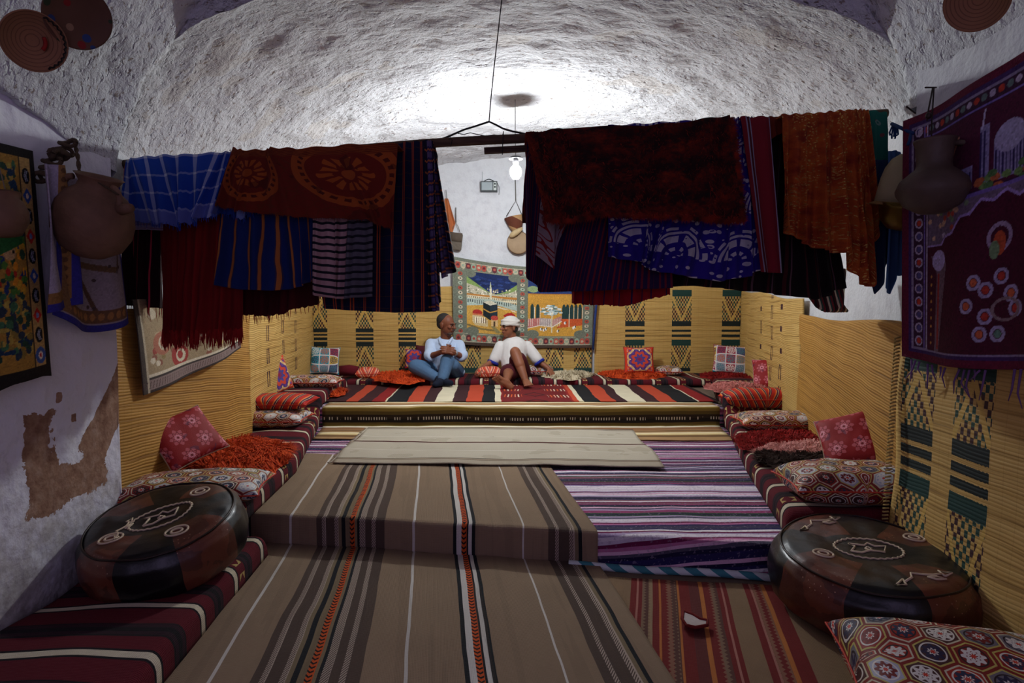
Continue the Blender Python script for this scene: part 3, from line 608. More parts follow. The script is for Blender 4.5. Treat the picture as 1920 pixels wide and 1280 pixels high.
# ------------------------------------------------------------------ sheepskins
def fleece(label, mat, pts, z, n, ln=.05, seed=0, wdt=.0035, h=.03, mat2=None, split=None):
    rnd = np.random.RandomState(seed); P2 = np.array([(PZ(a, b, z).x, PZ(a, b, z).y) for a, b in pts]); c = P2.mean(0)
    m = 48; ang = np.linspace(0, 2*PI, m, endpoint=False); d = P2-c; pa = np.arctan2(d[:, 1], d[:, 0]); pr = np.hypot(d[:, 0], d[:, 1]); o = np.argsort(pa)
    R_ = np.interp(ang, np.r_[pa[o]-2*PI, pa[o], pa[o]+2*PI], np.tile(pr[o], 3)); R_ = R_*(1+.05*rnd.randn(m))
    Vs = [(c[0], c[1], z+h)]; Fs = []
    for j, q in enumerate((.35, .7, .92, 1.0)):
        for i in range(m): Vs.append((c[0]+q*R_[i]*math.cos(ang[i]), c[1]+q*R_[i]*math.sin(ang[i]), z+h*math.sqrt(max(0, 1-q**3))+.004+.008*mn.noise(Vector((q*3, i*.4, seed)))))
    for i in range(m): Fs.append((0, 1+i, 1+(i+1) % m, 1+(i+1) % m))
    Fs = [(0, 1+i, 1+(i+1) % m) for i in range(m)]
    for j in range(3):
        for i in range(m): Fs.append((1+j*m+i, 1+(j+1)*m+i, 1+(j+1)*m+(i+1) % m, 1+j*m+(i+1) % m))
    root = mo('sheepskin', Vs, Fs, mat); tag(root, label, 'sheepskin')
    t = rnd.rand(n)*2*PI; q = np.sqrt(rnd.rand(n))*1.0; rr = np.interp(t, np.r_[ang, 2*PI], np.r_[R_, R_[0]])*q
    bx, by = c[0]+rr*np.cos(t), c[1]+rr*np.sin(t); bz = z+h*np.sqrt(np.clip(1-q**3, 0, 1))+.002
    cl = np.array([mn.noise(Vector((x*14, y*14, seed))) for x, y in zip(bx, by)])*3.5; a = t*.55+cl+rnd.randn(n)*.35
    L = ln*(.6+.7*rnd.rand(n)); up = .55*rnd.rand(n)+.1
    V_ = []; F_ = []
    dx, dy = np.cos(a), np.sin(a); B = np.stack([bx, by, bz], -1)
    p1 = B+np.stack([dx*L*.4, dy*L*.4, L*up*.8], -1); p2 = B+np.stack([dx*L, dy*L, np.maximum(L*up*.5, -h)], -1); p2[:, 2] = np.maximum(p2[:, 2], z+.004)
    s = np.stack([-dy*wdt, dx*wdt, 0*dx], -1); allv = np.stack([B-s, B+s, p1-s*.9, p1+s*.9, p2], 1).reshape(-1, 3)
    k = np.arange(n)*5; quads = np.stack([k, k+1, k+3, k+2], -1).tolist(); tris = np.stack([k+2, k+3, k+4], -1).tolist()
    w_ = mo('wool', allv, quads+tris, mat2 or mat, root, smooth=False); w_['kind'] = 'stuff'
    return root
def wool(name, a, b, two=None):
    g = Gr(name); n = g.noise(g.coord('Object'), 22, 3.0); col = g.ramp(n, [(.3, a), (.7, b)], 'LINEAR')
    if two:
        x, y, z = g.xyz('Object'); m = g.noise(g.coord('Object'), 5, 3.0)+x*two[1]+y*two[2]; col = g.mix(m > two[3], col, two[0])
    return g.end(col, .9, wear=.1)
WO, WR, WP, WC = wool('orange_wool', '#a82c0a', '#de5418'), wool('red_wool', '#6a0c0c', '#9c1512'), wool('pink_and_brown_wool', '#c98078', '#d9a095', ('#2f1b13', -.8, -3.2, .62)), wool('cream_wool', '#b8a98a', '#dccfb0')
fleece('shaggy orange sheepskin on the left bench below the rose print cushion', WO, [(300, 885), (330, 862), (400, 850), (440, 828), (500, 838), (528, 866), (505, 892), (440, 898), (370, 890)], .26, 12000, .075, 1)
fleece('orange sheepskin on the far left bench behind the striped cushion', WO, [(530, 738), (560, 726), (620, 728), (642, 733), (625, 745), (580, 752), (545, 748)], .34, 3000, .05, 2)
fleece('orange sheepskin spread beside the knees of the blue shirted man', WO, [(706, 712), (735, 700), (775, 694), (800, 700), (798, 714), (760, 722), (720, 718)], .375, 3000, .05, 3)
fleece('cream sheepskin to the right of the turbaned man', WC, [(1028, 710), (1045, 702), (1080, 698), (1098, 702), (1092, 710), (1060, 714)], .375, 2500, .05, 4)
fleece('orange sheepskin in front of the upright kaleidoscope cushion', WO, [(1128, 700), (1165, 696), (1235, 698), (1246, 705), (1200, 712), (1150, 709)], .375, 3000, .05, 5)
fleece('red sheepskin in front of the right patchwork cushion', WR, [(1345, 712), (1358, 701), (1388, 700), (1394, 710), (1385, 722), (1352, 722)], .375, 3000, .05, 6)
fleece('pink sheepskin edge beside the striped bolster, far right bench', wool('pink_wool', '#b8605a', '#d08a80'), [(1338, 734), (1352, 724), (1395, 722), (1418, 726), (1415, 738), (1370, 740)], .40, 2500, .05, 7)
fleece('red sheepskin behind the pink and brown one, right bench', WR, [(1400, 845), (1412, 818), (1470, 812), (1555, 820), (1560, 848), (1480, 858)], .265, 5000, .05, 8)
fleece('pink and brown sheepskin draped over the middle of the right bench', WP, [(1425, 852), (1480, 842), (1530, 832), (1570, 840), (1575, 880), (1500, 890), (1450, 880)], .275, 7000, .05, 9)
# ------------------------------------------------------------------ leather poufs
def leather(name, ph):
    g = Gr(name); x, y, z = g.xyz('Object'); r, t = g.polar(x, y)
    w = t+ph+(g.noise(g.coord('Object'), 3.0)-.5)*.35; s = ((w*(4/(2*PI))).frac() > .5)
    oval = (x*x*1.0+y*y*2.4).sqrt() < .17
    s = s*(1-oval*(z > .1)); br = g.mix(g.noise(g.coord('Object'), 9, 3.0) > .5, '#4e281c', '#643423')
    col = g.mix(s, '#0b0b0d', br); dots = (g.vor(g.coord('Object'), 60, 'F1', 0, .3) < .13)*s*(z > .16); col = g.mix(dots, col, '#a07c66')
    h = g.noise(g.coord('Object'), 5, 2.5, .5)*1.0+g.noise(g.coord('Object'), 140, 2.0)*.02
    return g.end(col, .33, h=h, dist=.02, wear=.2, spec=.5)
def pouf(label, c, Rr, H, rot, ph, motifs, seed=0):
    root = thing('leather_pouf', c, label, 'pouf', None, rot); N = 96; prof = [(.02, 0.0), (.6, 0), (.84, .02), (.96, .14), (1.0, .34), (1.0, .52), (.97, .70), (.90, .84), (.80, .93), (.62, .985), (.4, 1.0), (.2, .995), (.001, .99)]
    pr = np.array(prof); tt = np.linspace(0, len(pr)-1, 60); rr = np.interp(tt, range(len(pr)), pr[:, 0]); zz = np.interp(tt, range(len(pr)), pr[:, 1])
    a = np.linspace(0, 2*PI, N, endpoint=False); A, I = np.meshgrid(a, range(60)); r = rr[I]*Rr; z = zz[I]*H; X = r*np.cos(A); Y = r*np.sin(A)
    d = .05*vn(X, Y, z, 4, seed)+.018*vn(X, Y, z*2, 13, seed)
    pleat = .012*np.abs(np.sin(A*8+seed))*np.clip((rr[I]-.6)*2.5, 0, 1)
    sc = 1+d*.8*(z/H).clip(.05)-pleat; X = X*sc; Y = Y*sc; z = z*(1+d*.9)-(.03*(1-(r/Rr)**2))*(z/H)**4
    mo('leather_body', np.stack([X, Y, z], -1).reshape(-1, 3), gfaces(N, 60, True), leather('tooled_leather', ph), root, local=True)
    def zt(x, y):
        q = math.hypot(x, y)/Rr; base = np.interp(q, pr[::-1, 0][:9], pr[::-1, 1][:9])*H; d_ = .05*mn.noise(Vector((x*4+seed, y*4, base*4)))+.018*mn.noise(Vector((x*13+seed, y*13, base*26)))
        return base*(1+d_*.9)-.03*(1-q*q)*(base/H)**4+.002
    st = MB(); ivory = plain('ivory_lacing', '#cdb89a', .7)
    def line(pts, rad=.004): st.tube([(x*Rr, y*Rr, zt(x*Rr, y*Rr)) for x, y in pts], rad, 5)
    for kind, x, y, s_, an in motifs:
        ca, sa = math.cos(an), math.sin(an); T = lambda pl: [(x+(p*ca-q*sa)*s_, y+(p*sa+q*ca)*s_) for p, q in pl]
        if kind == 'ring':
            for rad in (.5, 1.0): line(T([(rad*math.cos(b), rad*.8*math.sin(b)) for b in np.linspace(0, 2*PI, 24)]))
        if kind == 'arrow':
            line(T([(-1.8, -.5), (-1.0, -.2), (-.6, .4), (0, .1), (.7, -.1), (1.5, 0)])); line(T([(1.4, -.3), (1.5, .4), (2.3, .1), (1.4, -.3)])); line(T([(-1.7, -.2), (-1.9, -.8), (-2.6, -.7), (-1.7, -.2)]))
            line(T([(.1, -.3), (.5, -.6), (1.2, -.6), (.8, -.3), (.1, -.3)]))
        if kind == 'oval':
            line(T([(math.cos(b)*(1+.05*(i % 2)), math.sin(b)*.62*(1+.09*(i % 2))) for i, b in enumerate(np.linspace(0, 2*PI, 61))]), .0035)
            line(T([(-.6, -.2), (-.35, .15), (-.5, .3), (-.05, .2), (.1, .35), (.25, .15), (.6, .2), (.4, -.2), (0, -.1), (-.3, -.25), (-.6, -.2)]))
            line(T([(-.1, 0), (0, .1), (.1, 0), (0, -.1), (-.1, 0)]))
    st.obj('ivory_stitching', ivory, root, local=True)
    sm = MB(); b = np.linspace(0, 2*PI, 90); pts = [(.87*Rr*math.cos(x), .87*Rr*math.sin(x)) for x in b]; sm.tube([(x, y, zt(x, y)+.001) for x, y in pts], .004, 6, False); sm.obj('rim_piping', plain('dark_leather_piping', '#24140e', .4), root, local=True)
    return root
mt = [('oval', 0, .02, .33, .1), ('ring', -.50, -.22, .10, .2), ('arrow', .32, -.50, .14, .35), ('arrow', -.36, .55, .13, .5), ('ring', .55, .35, .10, 0)]
cR = PZ(1585, 1110, .012); pouf('black and brown leather pouf on the floor at the right, beside the banded mat', (cR.x, cR.y-.13, .03), .345, .25, (.10, 0, -.25), .5, mt, 2)
cL = PZ(288, 1052, .105); pouf('tilted black and brown leather pouf on the near left mattress', (-1.345, 2.27, .145), .295, .23, (.22, -.13, .35), 2.0, [('oval', 0, .0, .36, .3), ('ring', -.50, -.30, .13, .2), ('ring', .25, -.48, .13, 0), ('ring', .42, .42, .12, 0), ('arrow', -.42, -.1, .10, 1.2)], 5)
# ------------------------------------------------------------------ pole and hung textiles
PD = 2.78
def pole_z(px): return P(px, 309+(px-225)*(213-309)/1440, PD)
wood = Gr('weathered_wood'); x, y, z = wood.xyz('Object'); wn = wood.noise(wood.vec(x*1.2, y*20, z*20), 3, 4.0)
M_wood = wood.end(wood.ramp(wn, [(.3, '#2f2018'), (.6, '#5a4232'), (.8, '#6e5542')], 'LINEAR'), .8, h=wn, dist=.004)
pts = [pole_z(p) for p in np.linspace(228, 1662, 20)]
tag(MB().tube([p+Vector((0, 0, .004*math.sin(i))) for i, p in enumerate(pts)], .021, 10).obj('wooden_pole', M_wood), 'long wooden pole under the vault that the textiles hang over', 'pole')
a_, b_ = P(908, 283, PD+.02), P(1010, 277, PD+.02); MBx = MB(); Rz = Matrix.Rotation(-math.atan2((b_-a_).z, (b_-a_).x), 3, 'Y')
MBx.box((a_+b_)/2, ((b_-a_).length, .02, .028), M=Rz); tag(MBx.obj('wooden_batten', M_wood, smooth=False), 'short flat batten tied just below the pole, near the bulb', 'wood')
blk = plain('black_wire', '#1a1716', .6)
wi = thing('wire_hanger', P(917, 228, PD), 'twisted black wire holding up the middle of the pole', 'wire')
MB().tube([P(x, y, PD) for x, y in ((802, 271), (825, 262), (845, 254), (870, 243), (890, 237), (917, 228), (930, 234), (943, 241), (960, 246), (985, 251))], .0045, 6).obj('bent_wire', blk, wi)
MB().tube([P(917, 228, PD), P(920, 190, PD), P(926, 130, PD), P(934, 60, PD), P(941, -2, PD), P(942, -20, PD), P(943, -60, PD)], .0028, 6).obj('hanging_wire', blk, wi)
MB().tube([P(x, y, PD-.01) for x, y in ((858, 250), (870, 252), (882, 249), (895, 252), (910, 255), (925, 253), (942, 254), (944, 247))], .002, 5).obj('loose_wire', blk, wi)
MB().tube([P(x, y, PD-.03) for x, y in ((944, 246), (943, 262), (942, 290))], .002, 5).obj('tie_wire', blk, wi); tw = MB(); tw.tube([P(x, y, PD-.03) for x, y in ((845, 254), (842, 262), (848, 262), (845, 275))], .002, 5); tw.obj('tie_wire', blk, wi)
# --- cloth builder
def cloth(name, label, cat, mat, top, bot, layer, back=.25, folds=4, amp=.022, ph=0.0, nu=110, nv=70, fringe=None, group=None, front=True, uo=0.0, sharp=1.0, zig=.0, bulge=0.0):
    amp = amp*1.4; ft, fb = interp(top, 0), interp(bot, 0); d0 = PD-.024-.028*layer if front else PD+.03+.02*layer
    Uu = np.linspace(0, 1, nu); tx, ty = ft(Uu); bx, by = fb(Uu)
    if zig: by = by+zig*np.array([mn.noise(Vector((u*60, ph, 0))) for u in Uu])
    T = np.array([P(x, y, d0) for x, y in zip(tx, ty)]); B = np.array([P(x, y, d0) for x, y in zip(bx, by)])
    wM = np.linalg.norm(T[-1]-T[0]); lM = np.mean(np.linalg.norm(B-T, axis=1))
    rows = []; vv = []
    dbk = PD+.024+.006*layer if front else d0+.02
    for q in np.linspace(1, 0, 10)[:-1]:
        r = T.copy(); r[:, 2] -= q*back+.008; r[:, 1] = dbk+.01*np.sin(Uu*folds*7+ph)*q; r[:, 0] += .01*np.sin(q*5+ph); rows.append(r); vv.append(-q*back-.05)
    for q in np.linspace(0, PI, 8)[1:-1]:
        r = T.copy(); r[:, 1] = (d0+dbk)/2+(dbk-d0)/2*math.cos(q); r[:, 2] += .006*math.sin(q)-.006; rows.append(r); vv.append(-.05+.05*q/PI)
    for q in np.linspace(0, 1, nv):
        r = T+(B-T)*q; s = np.sin(2*PI*folds*Uu+ph+.8*np.sin(3*q+ph)); s = np.sign(s)*np.abs(s)**sharp
        e = q**.8
        r[:, 1] += -(amp*.5)*e*(1+s)-bulge*math.sin(q*PI)+.4*amp*e*np.sin(2*PI*folds*2.3*Uu+ph*2)-.35*amp*np.abs(np.array([mn.noise(Vector((u*wM*9, q*lM*4+ph, layer)))+.5*mn.noise(Vector((u*wM*22, q*lM*9, layer+ph))) for u in Uu])); r[:, 0] += .35*amp*e*np.cos(2*PI*folds*Uu+ph)
        r[:, 2] += .0035*np.sin(2*PI*folds*1.7*Uu+ph)*(1-q); rows.append(r); vv.append(q*lM)
    R = np.array(rows); n = len(rows); Uc = np.tile(Uu*wM+uo, (n, 1)); Vc = np.tile(np.array(vv)[:, None], (1, nu))
    o = mo(name, R.reshape(-1, 3), gfaces(nu, n)[:, ::-1], mat, None, uv=np.stack([Uc, Vc], -1).reshape(-1, 2), solid=.0035); tag(o, label, cat, group)
    if fringe:
        cnt, ln, fm, rad = fringe[:4]; m = MB(); last = R[-1]
        for i in range(cnt):
            u = (i+.5)/cnt; k = u*(nu-1); j = int(k); p = Vector(last[j]*(1-(k-j))+last[min(j+1, nu-1)]*(k-j)); L = ln*random.uniform(.6, 1.2); sx = random.uniform(-.15, .15)*L
            m.tube([p+Vector((0, 0, .008)), p+Vector((sx*.5, -.002, -L*.5)), p+Vector((sx, 0, -L))], [rad, rad*.9, rad*.4], 4, False)
        m.obj('fringe', fm, o)['kind'] = 'stuff'
    return o
def fab(name, fn, rough=.85, wear=.15, metal=0.0, dist=.0008, wsc=6, spec=.3):
    g = Gr(name); u, v = g.uv(); r = fn(g, u, v); col = r[0] if isinstance(r, tuple) else r; mt_ = r[1] if isinstance(r, tuple) else metal; rg = r[2] if isinstance(r, tuple) and len(r) > 2 else rough
    return g.end(col, rg, mt_, h=abs((u*2500).sin())+abs((v*2500).sin())+g.weave(120)*2, dist=dist, wear=wear, wsc=wsc, spec=spec)
def f_bluecheck(g, u, v):
    u = u+(g.noise(g.vec(u, v), 6.0)-.5)*.01
    a = ((u*(1/.057)).frac()).band(.30, .52); b = ((v*(1/.078)+.4).frac()).band(.40, .52)
    c = g.mix((v > .235)*(v < .30)*.6, '#1848b4', '#8088d0'); c = g.mix(a*.55, c, '#c4cdec'); c = g.mix(b*.40, c, '#b9c4e6'); return g.mix(a*b*.7, c, '#e8ecf6')
def f_brocade(g, u, v):
    S = 1/.40; px = u*S+.07; py = v*S+.12; lx = px.frac()-.5; ly = py.frac()-.42; r, t = g.polar(lx, ly*1.15)
    dots = (g.m('COSINE', t*26) > .0)
    c = g.mix(r.band(.30, .42)*1.0, '#7a1e0c', '#b0501a'); c = g.mix(r.band(.325, .365)*dots, c, '#5e180a'); c = g.mix((r-g.m('COSINE', t*6)*.02).band(.10, .2)*((g.m('COSINE', t*14)) > -.3), c, '#b8561a')
    c = g.mix((r < .06), c, '#b0501a'); vn_ = g.vor(g.vec(u, v), 26, 'DISTANCE_TO_EDGE'); c = g.mix((vn_ < .03)*(r > .42)*.7, c, '#6a2a0c')
    e = g.noise(g.vec(u, v), 9, 3.0); c = g.mix((e > .6)*.6, c, '#4a0e06'); bd = (v > .37)+(v < .035); return g.mix(bd*.8, c, g.mix(((v*150).frac() > .5), '#964414', '#6a200c'))
def f_navy(g, u, v):
    t = (u*(1/.058)).frac(); a = t.band(.38, .46)+t.band(.54, .62); b = ((v*(1/.055)).frac()).band(.45, .52)
    c = g.mix((v > .87)*.5, '#12163e', '#501026'); c = g.mix(b*.45, c, '#5a3a2a'); return g.mix(a*.85, c, '#e0602a')
def f_bluestripe(g, u, v):
    w = u+(g.noise(g.vec(u, v*.7), 7.0)-.5)*.025; t = (w*(1/.048)).frac(); c = g.mix(t.band(.32, .62)*.8, '#152c70', '#4a3448'); return g.mix(t.band(.38, .56), c, '#cc7636')
def f_pink(g, u, v):
    w = v+(g.noise(g.vec(u, v), 6.0)-.5)*.012; t = (w*(1/.032)).frac(); c = g.mix(u > .17, '#d4a8a8', '#6e6874'); return g.mix(t < .36, c, '#20202c')
def f_maroonline(g, u, v): t = (u*(1/.033)).frac(); return g.mix(t < .09, '#2a060c', '#c8304c')
def f_red(g, u, v): n = g.noise(g.vec(u*25, v*.8), 1.0, 3.0); return g.ramp(n, [(.3, '#6a0508'), (.7, '#a81414')], 'LINEAR')
def f_darkred(g, u, v): n = g.noise(g.vec(u*25, v*.8), 1.0, 3.0); return g.ramp(n, [(.3, '#38040a'), (.7, '#600a12')], 'LINEAR')
def f_lilac(g, u, v): return g.mix(((v*60).frac() > .9), '#b9a9c9', '#8a4a5a')
def f_madras(g, u, v):
    t = (u*(1/.03)).frac(); b = (v*(1/.05)).frac(); c = g.mix(b > .5, '#6a5a86', '#3a3060'); c = g.mix(t < .3, c, '#14122e'); c = g.mix(b.band(.70, .86), c, '#c06a3a'); return g.mix(v > .78, c, g.mix(t > .5, '#9a2030', '#a08aa8'))
def f_throw(g, u, v):
    ru = ((u-.55)*(u-.55)+(v+.1)*(v+.1)*1.3).sqrt(); n = g.noise(g.vec(u, v), 14, 5.0, .75); n2 = g.noise(g.vec(u, v), 40, 3.0, .7); w = abs((ru*22+n*4).sin())
    e = g.m('MAXIMUM', (v-.36)*4.0, (.10-u)*7); return g.ramp(n*.5+n2*.35+w*.08+g.m('MAXIMUM', e, 0.0)*.14, [(.34, '#220708'), (.45, '#4a0e0a'), (.53, '#8a200e'), (.62, '#c03a14')], 'LINEAR')
def f_silver(g, u, v):
    S = 1/.20; px = u*S; py = (v-.01)*S; row = py.floor(); lx = (px+g.m('FLOORED_MODULO', row, 2.0)*.5).frac()-.5; ly = 1-py.frac(); r = (lx*lx+ly*ly*.55).sqrt(); r2, t = g.polar(lx, ly+.001)
    s = r.band(.36, .40)+r.band(.43, .475)*((t*11).sin() > -.3)+r.band(.22, .33)*(abs((t*4).sin()) > .35)+r.band(.08, .14)*((t*7).sin() > -.2)
    ps = g.vor(g.vec(u, v), 34, 'F1'); s = s+(r > .50)*(ps < .30); n = g.noise(g.vec(u, v), 55, 3.0); s = g.m('MINIMUM', s, 1.0)*(n > .33)
    return g.mix(s, '#2c1690', '#e6e2ec'), s*.45, .7-s*.3
def f_redwhite(g, u, v):
    w = u+(g.noise(g.vec(0.0, v), 3.0)-.5)*.01; c = g.ramp(w*5, [(0, '#941c2c'), (.10, '#a9a0b8'), (.13, '#5c1020'), (.18, '#a9a0b8'), (.21, '#941c2c'), (.55, '#841a2a'), (.62, '#b0a6bc'), (.66, '#3c1830'), (.70, '#b0a6bc'), (.74, '#7a1622')]); return c
def f_gold(g, u, v):
    n = g.noise(g.vec(u, v*.8), 16, 4.0, .6); st = g.noise(g.vec(u*3, v*.25), 6, 2.0); c = g.ramp(n, [(.35, '#8a2410'), (.5, '#b84c16'), (.65, '#c86420')], 'LINEAR')
    sp = (g.vor(g.vec(u, v), 120, 'F1', 0) < .34)*(st+n*.4 > .64); return g.mix(sp, c, '#f0c070'), sp*.9, .7-sp*.45
def f_teal(g, u, v):
    d = g.vor(g.vec(u, v), 22, 'F1'); h = g.vor(g.vec(u, v), 22, 'F1', 1); c = g.mix(d < .26, '#166a5e', g.mix(g.noise(g.vec(u, v), 12) > .5, '#7a4048', '#6f8f88')); return g.mix(d < .1, c, '#166a5e')
def f_darkstripe(g, u, v):
    t = ((u+(g.noise(g.vec(u, v), 3.0)-.5)*.02)*(1/.055)).frac(); return g.ramp(t, [(0, '#12060a'), (.5, '#4a0f18'), (.62, '#12060a'), (.72, '#6a4a52'), (.78, '#1a080e')])
def f_purplered(g, u, v): t = (u*(1/.014)).frac(); n = g.noise(g.vec(u*40, 0.0), 1.0); return g.mix((t < .35)*(n > .45), '#2a1044', '#7c1430')
def f_redblue(g, u, v): t = (u*(1/.04)).frac(); return g.mix(t < .1, '#b01020', '#2a1850')
def f_redsilver(g, u, v):
    n = g.noise(g.vec(u, v), 24, 2.0); w = abs((g.noise(g.vec(u, v), 9, 2.0)*30).sin()); s = (w > .45)*(n > .35); return g.mix(s, '#8a1418', '#b09aa0'), s*.5, .6
def f_orange(g, u, v): return '#7a2208'
def f_blue(g, u, v): return '#4a70a8'
m_bf, m_rf, m_df = plain('blue_yarn', '#1a3f9a'), plain('red_yarn', '#8a0c0c'), plain('dark_yarn', '#1c0605')
# left group (layer 0 lies against the pole, higher layers hang in front)
cloth('textile', 'navy cloth with thin orange check, the long piece left of the bare pole', 'cloth', fab('navy_orange_check', f_navy), [(560, 288), (660, 280), (750, 268), (805, 264)], [(606, 578), (660, 582), (745, 586), (815, 584)], 0, .5, 5, .014, .4, 130, 90)
cloth('textile', 'faded madras check cloth hanging beside the bare pole end', 'cloth', fab('madras_check', f_madras), [(796, 266), (806, 264), (812, 266)], [(806, 584), (822, 582), (823, 560)], 1, .3, 2, .02, 1.0, 50, 80)
cloth('textile', 'madras and blue check cloth with red hem hanging behind the pole end', 'cloth', fab('madras_check_red_hem', f_madras), [(798, 268), (808, 266), (814, 268)], [(812, 500), (838, 524), (850, 500)], 0, .1, 2, .05, 2.0, 50, 80, front=False)
cloth('textile', 'dark maroon cloth with thin red stripes, lowest at the far left of the pole', 'cloth', fab('maroon_fine_stripe', f_maroonline), [(234, 312), (306, 306)], [(238, 572), (308, 578)], 0, .3, 3, .02, 2.0, 70, 60, fringe=(22, .06, m_rf, .0016))
cloth('textile', 'deep red cloth with a long ragged fringe, left of the blue striped one', 'cloth', fab('deep_red_cloth', f_red), [(296, 300), (460, 290)], [(310, 622), (360, 624), (452, 618)], 1, .4, 4, .022, .2, 110, 70, fringe=(330, .07, m_rf, .0028), zig=8)
cloth('textile', 'dark red cloth showing below the blue striped one, with a thin loose fringe', 'cloth', fab('dark_red_cloth', f_darkred), [(440, 296), (600, 284)], [(442, 590), (495, 592), (520, 590), (600, 568)], 0, .3, 4, .022, 1.2, 110, 60, fringe=(40, .035, m_rf, .0016), zig=4, front=False)
cloth('textile', 'lilac cloth edge peeking out under the blue check scarf', 'cloth', fab('lilac_cotton', f_lilac), [(236, 306), (306, 300)], [(240, 430), (306, 432)], 2, .2, 2, .01, 0, 50, 30)
cloth('textile', 'blue cloth with wavy orange stripes hanging below the brown brocade', 'cloth', fab('blue_orange_stripe', f_bluestripe), [(425, 292), (592, 282)], [(404, 532), (450, 543), (520, 545), (578, 536), (584, 520)], 2, .3, 3, .028, .9, 120, 80)
cloth('textile', 'pale pink cloth with dark horizontal stripes below the brown brocade', 'cloth', fab('pink_dark_stripe', f_pink), [(588, 284), (702, 276)], [(584, 552), (630, 560), (645, 560), (696, 556)], 3, .3, 3, .02, .3, 80, 70)
cloth('textile', 'bright blue check scarf with frayed hem at the left end of the pole', 'scarf', fab('blue_check_scarf', f_bluecheck), [(238, 303), (250, 296), (300, 292), (350, 290), (415, 286), (436, 284)], [(238, 415), (300, 420), (345, 424), (372, 414), (408, 402)], 4, .25, 4, .03, 1.6, 120, 70, fringe=(90, .02, m_bf, .0014), zig=5)
ft_ = cloth('textile', 'blue scrap with a white tassel under the brown brocade edge', 'scarf', fab('blue_scrap', lambda g, u, v: g.mix((u > .08)*(u < .13), '#1a3f9a', '#8fa4e0')), [(415, 290), (480, 288)], [(406, 398), (440, 404), (458, 412), (476, 402)], 3, .2, 3, .02, 0, 50, 30, fringe=(34, .016, m_bf, .0014), zig=6)
cloth('textile', 'rust brown brocade shawl with large ring medallions, draped left of centre', 'shawl', fab('rust_brocade', f_brocade), [(437, 277), (455, 282), (500, 281), (508, 277), (560, 279), (650, 272), (746, 269)], [(404, 384), (450, 396), (560, 408), (690, 413), (735, 430)], 5, .35, 5, .016, .6, 150, 80, fringe=(120, .008, plain('rust_yarn', '#6a2a0c'), .0012), zig=3)
# right group
cloth('textile', 'dark cloth with thin red and pale stripes behind the gold shawl', 'cloth', fab('dark_fine_stripe', f_darkstripe), [(1250, 240), (1460, 226), (1520, 222)], [(1180, 540), (1300, 536), (1420, 548), (1530, 562), (1575, 540)], 0, .4, 6, .028, .4, 140, 70, front=False)
cloth('textile', 'red cloth with thin blue stripes, lowest piece right of the bare pole', 'cloth', fab('red_blue_stripe', f_redblue), [(1070, 250), (1250, 238)], [(1068, 568), (1110, 572), (1170, 574), (1252, 552)], 1, .3, 4, .02, .4, 100, 60, front=False, zig=3)
cloth('textile', 'dark purple blanket with fine red stripes under the shaggy throw', 'blanket', fab('purple_fine_stripe', f_purplered), [(986, 250), (1120, 240), (1250, 236)], [(986, 516), (1015, 548), (1090, 546), (1258, 540)], 0, .4, 4, .018, 1.4, 120, 80)
cloth('textile', 'red and silver brocade corner poking out beneath the shaggy throw', 'cloth', fab('red_silver_brocade', f_redsilver), [(1026, 246), (1070, 244)], [(1000, 478), (1040, 506), (1050, 450), (1058, 420)], 1, .2, 1, .02, 0, 50, 60)
cloth('textile', 'purple brocade with silver scallops showing under the shaggy throw', 'sari', fab('purple_silver_brocade', f_silver), [(1140, 236), (1376, 222), (1410, 220)], [(1136, 482), (1205, 492), (1210, 505), (1260, 514), (1345, 528), (1400, 518), (1425, 504)], 2, .4, 6, .026, .9, 180, 90)
cloth('textile', 'narrow red cloth with pairs of white stripes beside the silver brocade', 'cloth', fab('red_white_stripe', f_redwhite), [(1388, 220), (1442, 219)], [(1424, 510), (1462, 512)], 3, .3, 1, .012, .4, 50, 70)
cloth('textile', 'small plain rust piece folded over the pole beside the striped red cloth', 'cloth', fab('rust_plain', f_orange), [(1440, 220), (1472, 219)], [(1442, 262), (1474, 246)], 2, .1, 1, .01, 0, 30, 20)
cloth('textile', 'teal floral cloth at the far right end of the pole', 'cloth', fab('teal_floral', f_teal), [(1612, 210), (1630, 207), (1662, 212)], [(1600, 476), (1640, 474), (1656, 472)], 1, .3, 2, .02, .2, 50, 70)
cloth('textile', 'gold sequinned rust shawl with a pointed end on the right of the pole', 'shawl', fab('gold_sequin_shawl', f_gold), [(1464, 216), (1540, 212), (1600, 206), (1628, 207)], [(1462, 424), (1490, 450), (1530, 468), (1580, 476), (1608, 530), (1622, 538), (1630, 440)], 4, .3, 6, .035, .3, 150, 90)
th_o = cloth('textile', 'large dark shaggy throw with rust edges hanging right of the bare pole', 'throw', fab('shaggy_rust_throw', f_throw, .95, dist=.004), [(985, 250), (1020, 246), (1060, 240), (1200, 236), (1260, 232), (1330, 222), (1368, 217)], [(1018, 408), (1060, 412), (1120, 400), (1200, 404), (1320, 410), (1384, 412)], 5, .35, 3, .02, .2, 160, 90, zig=5)
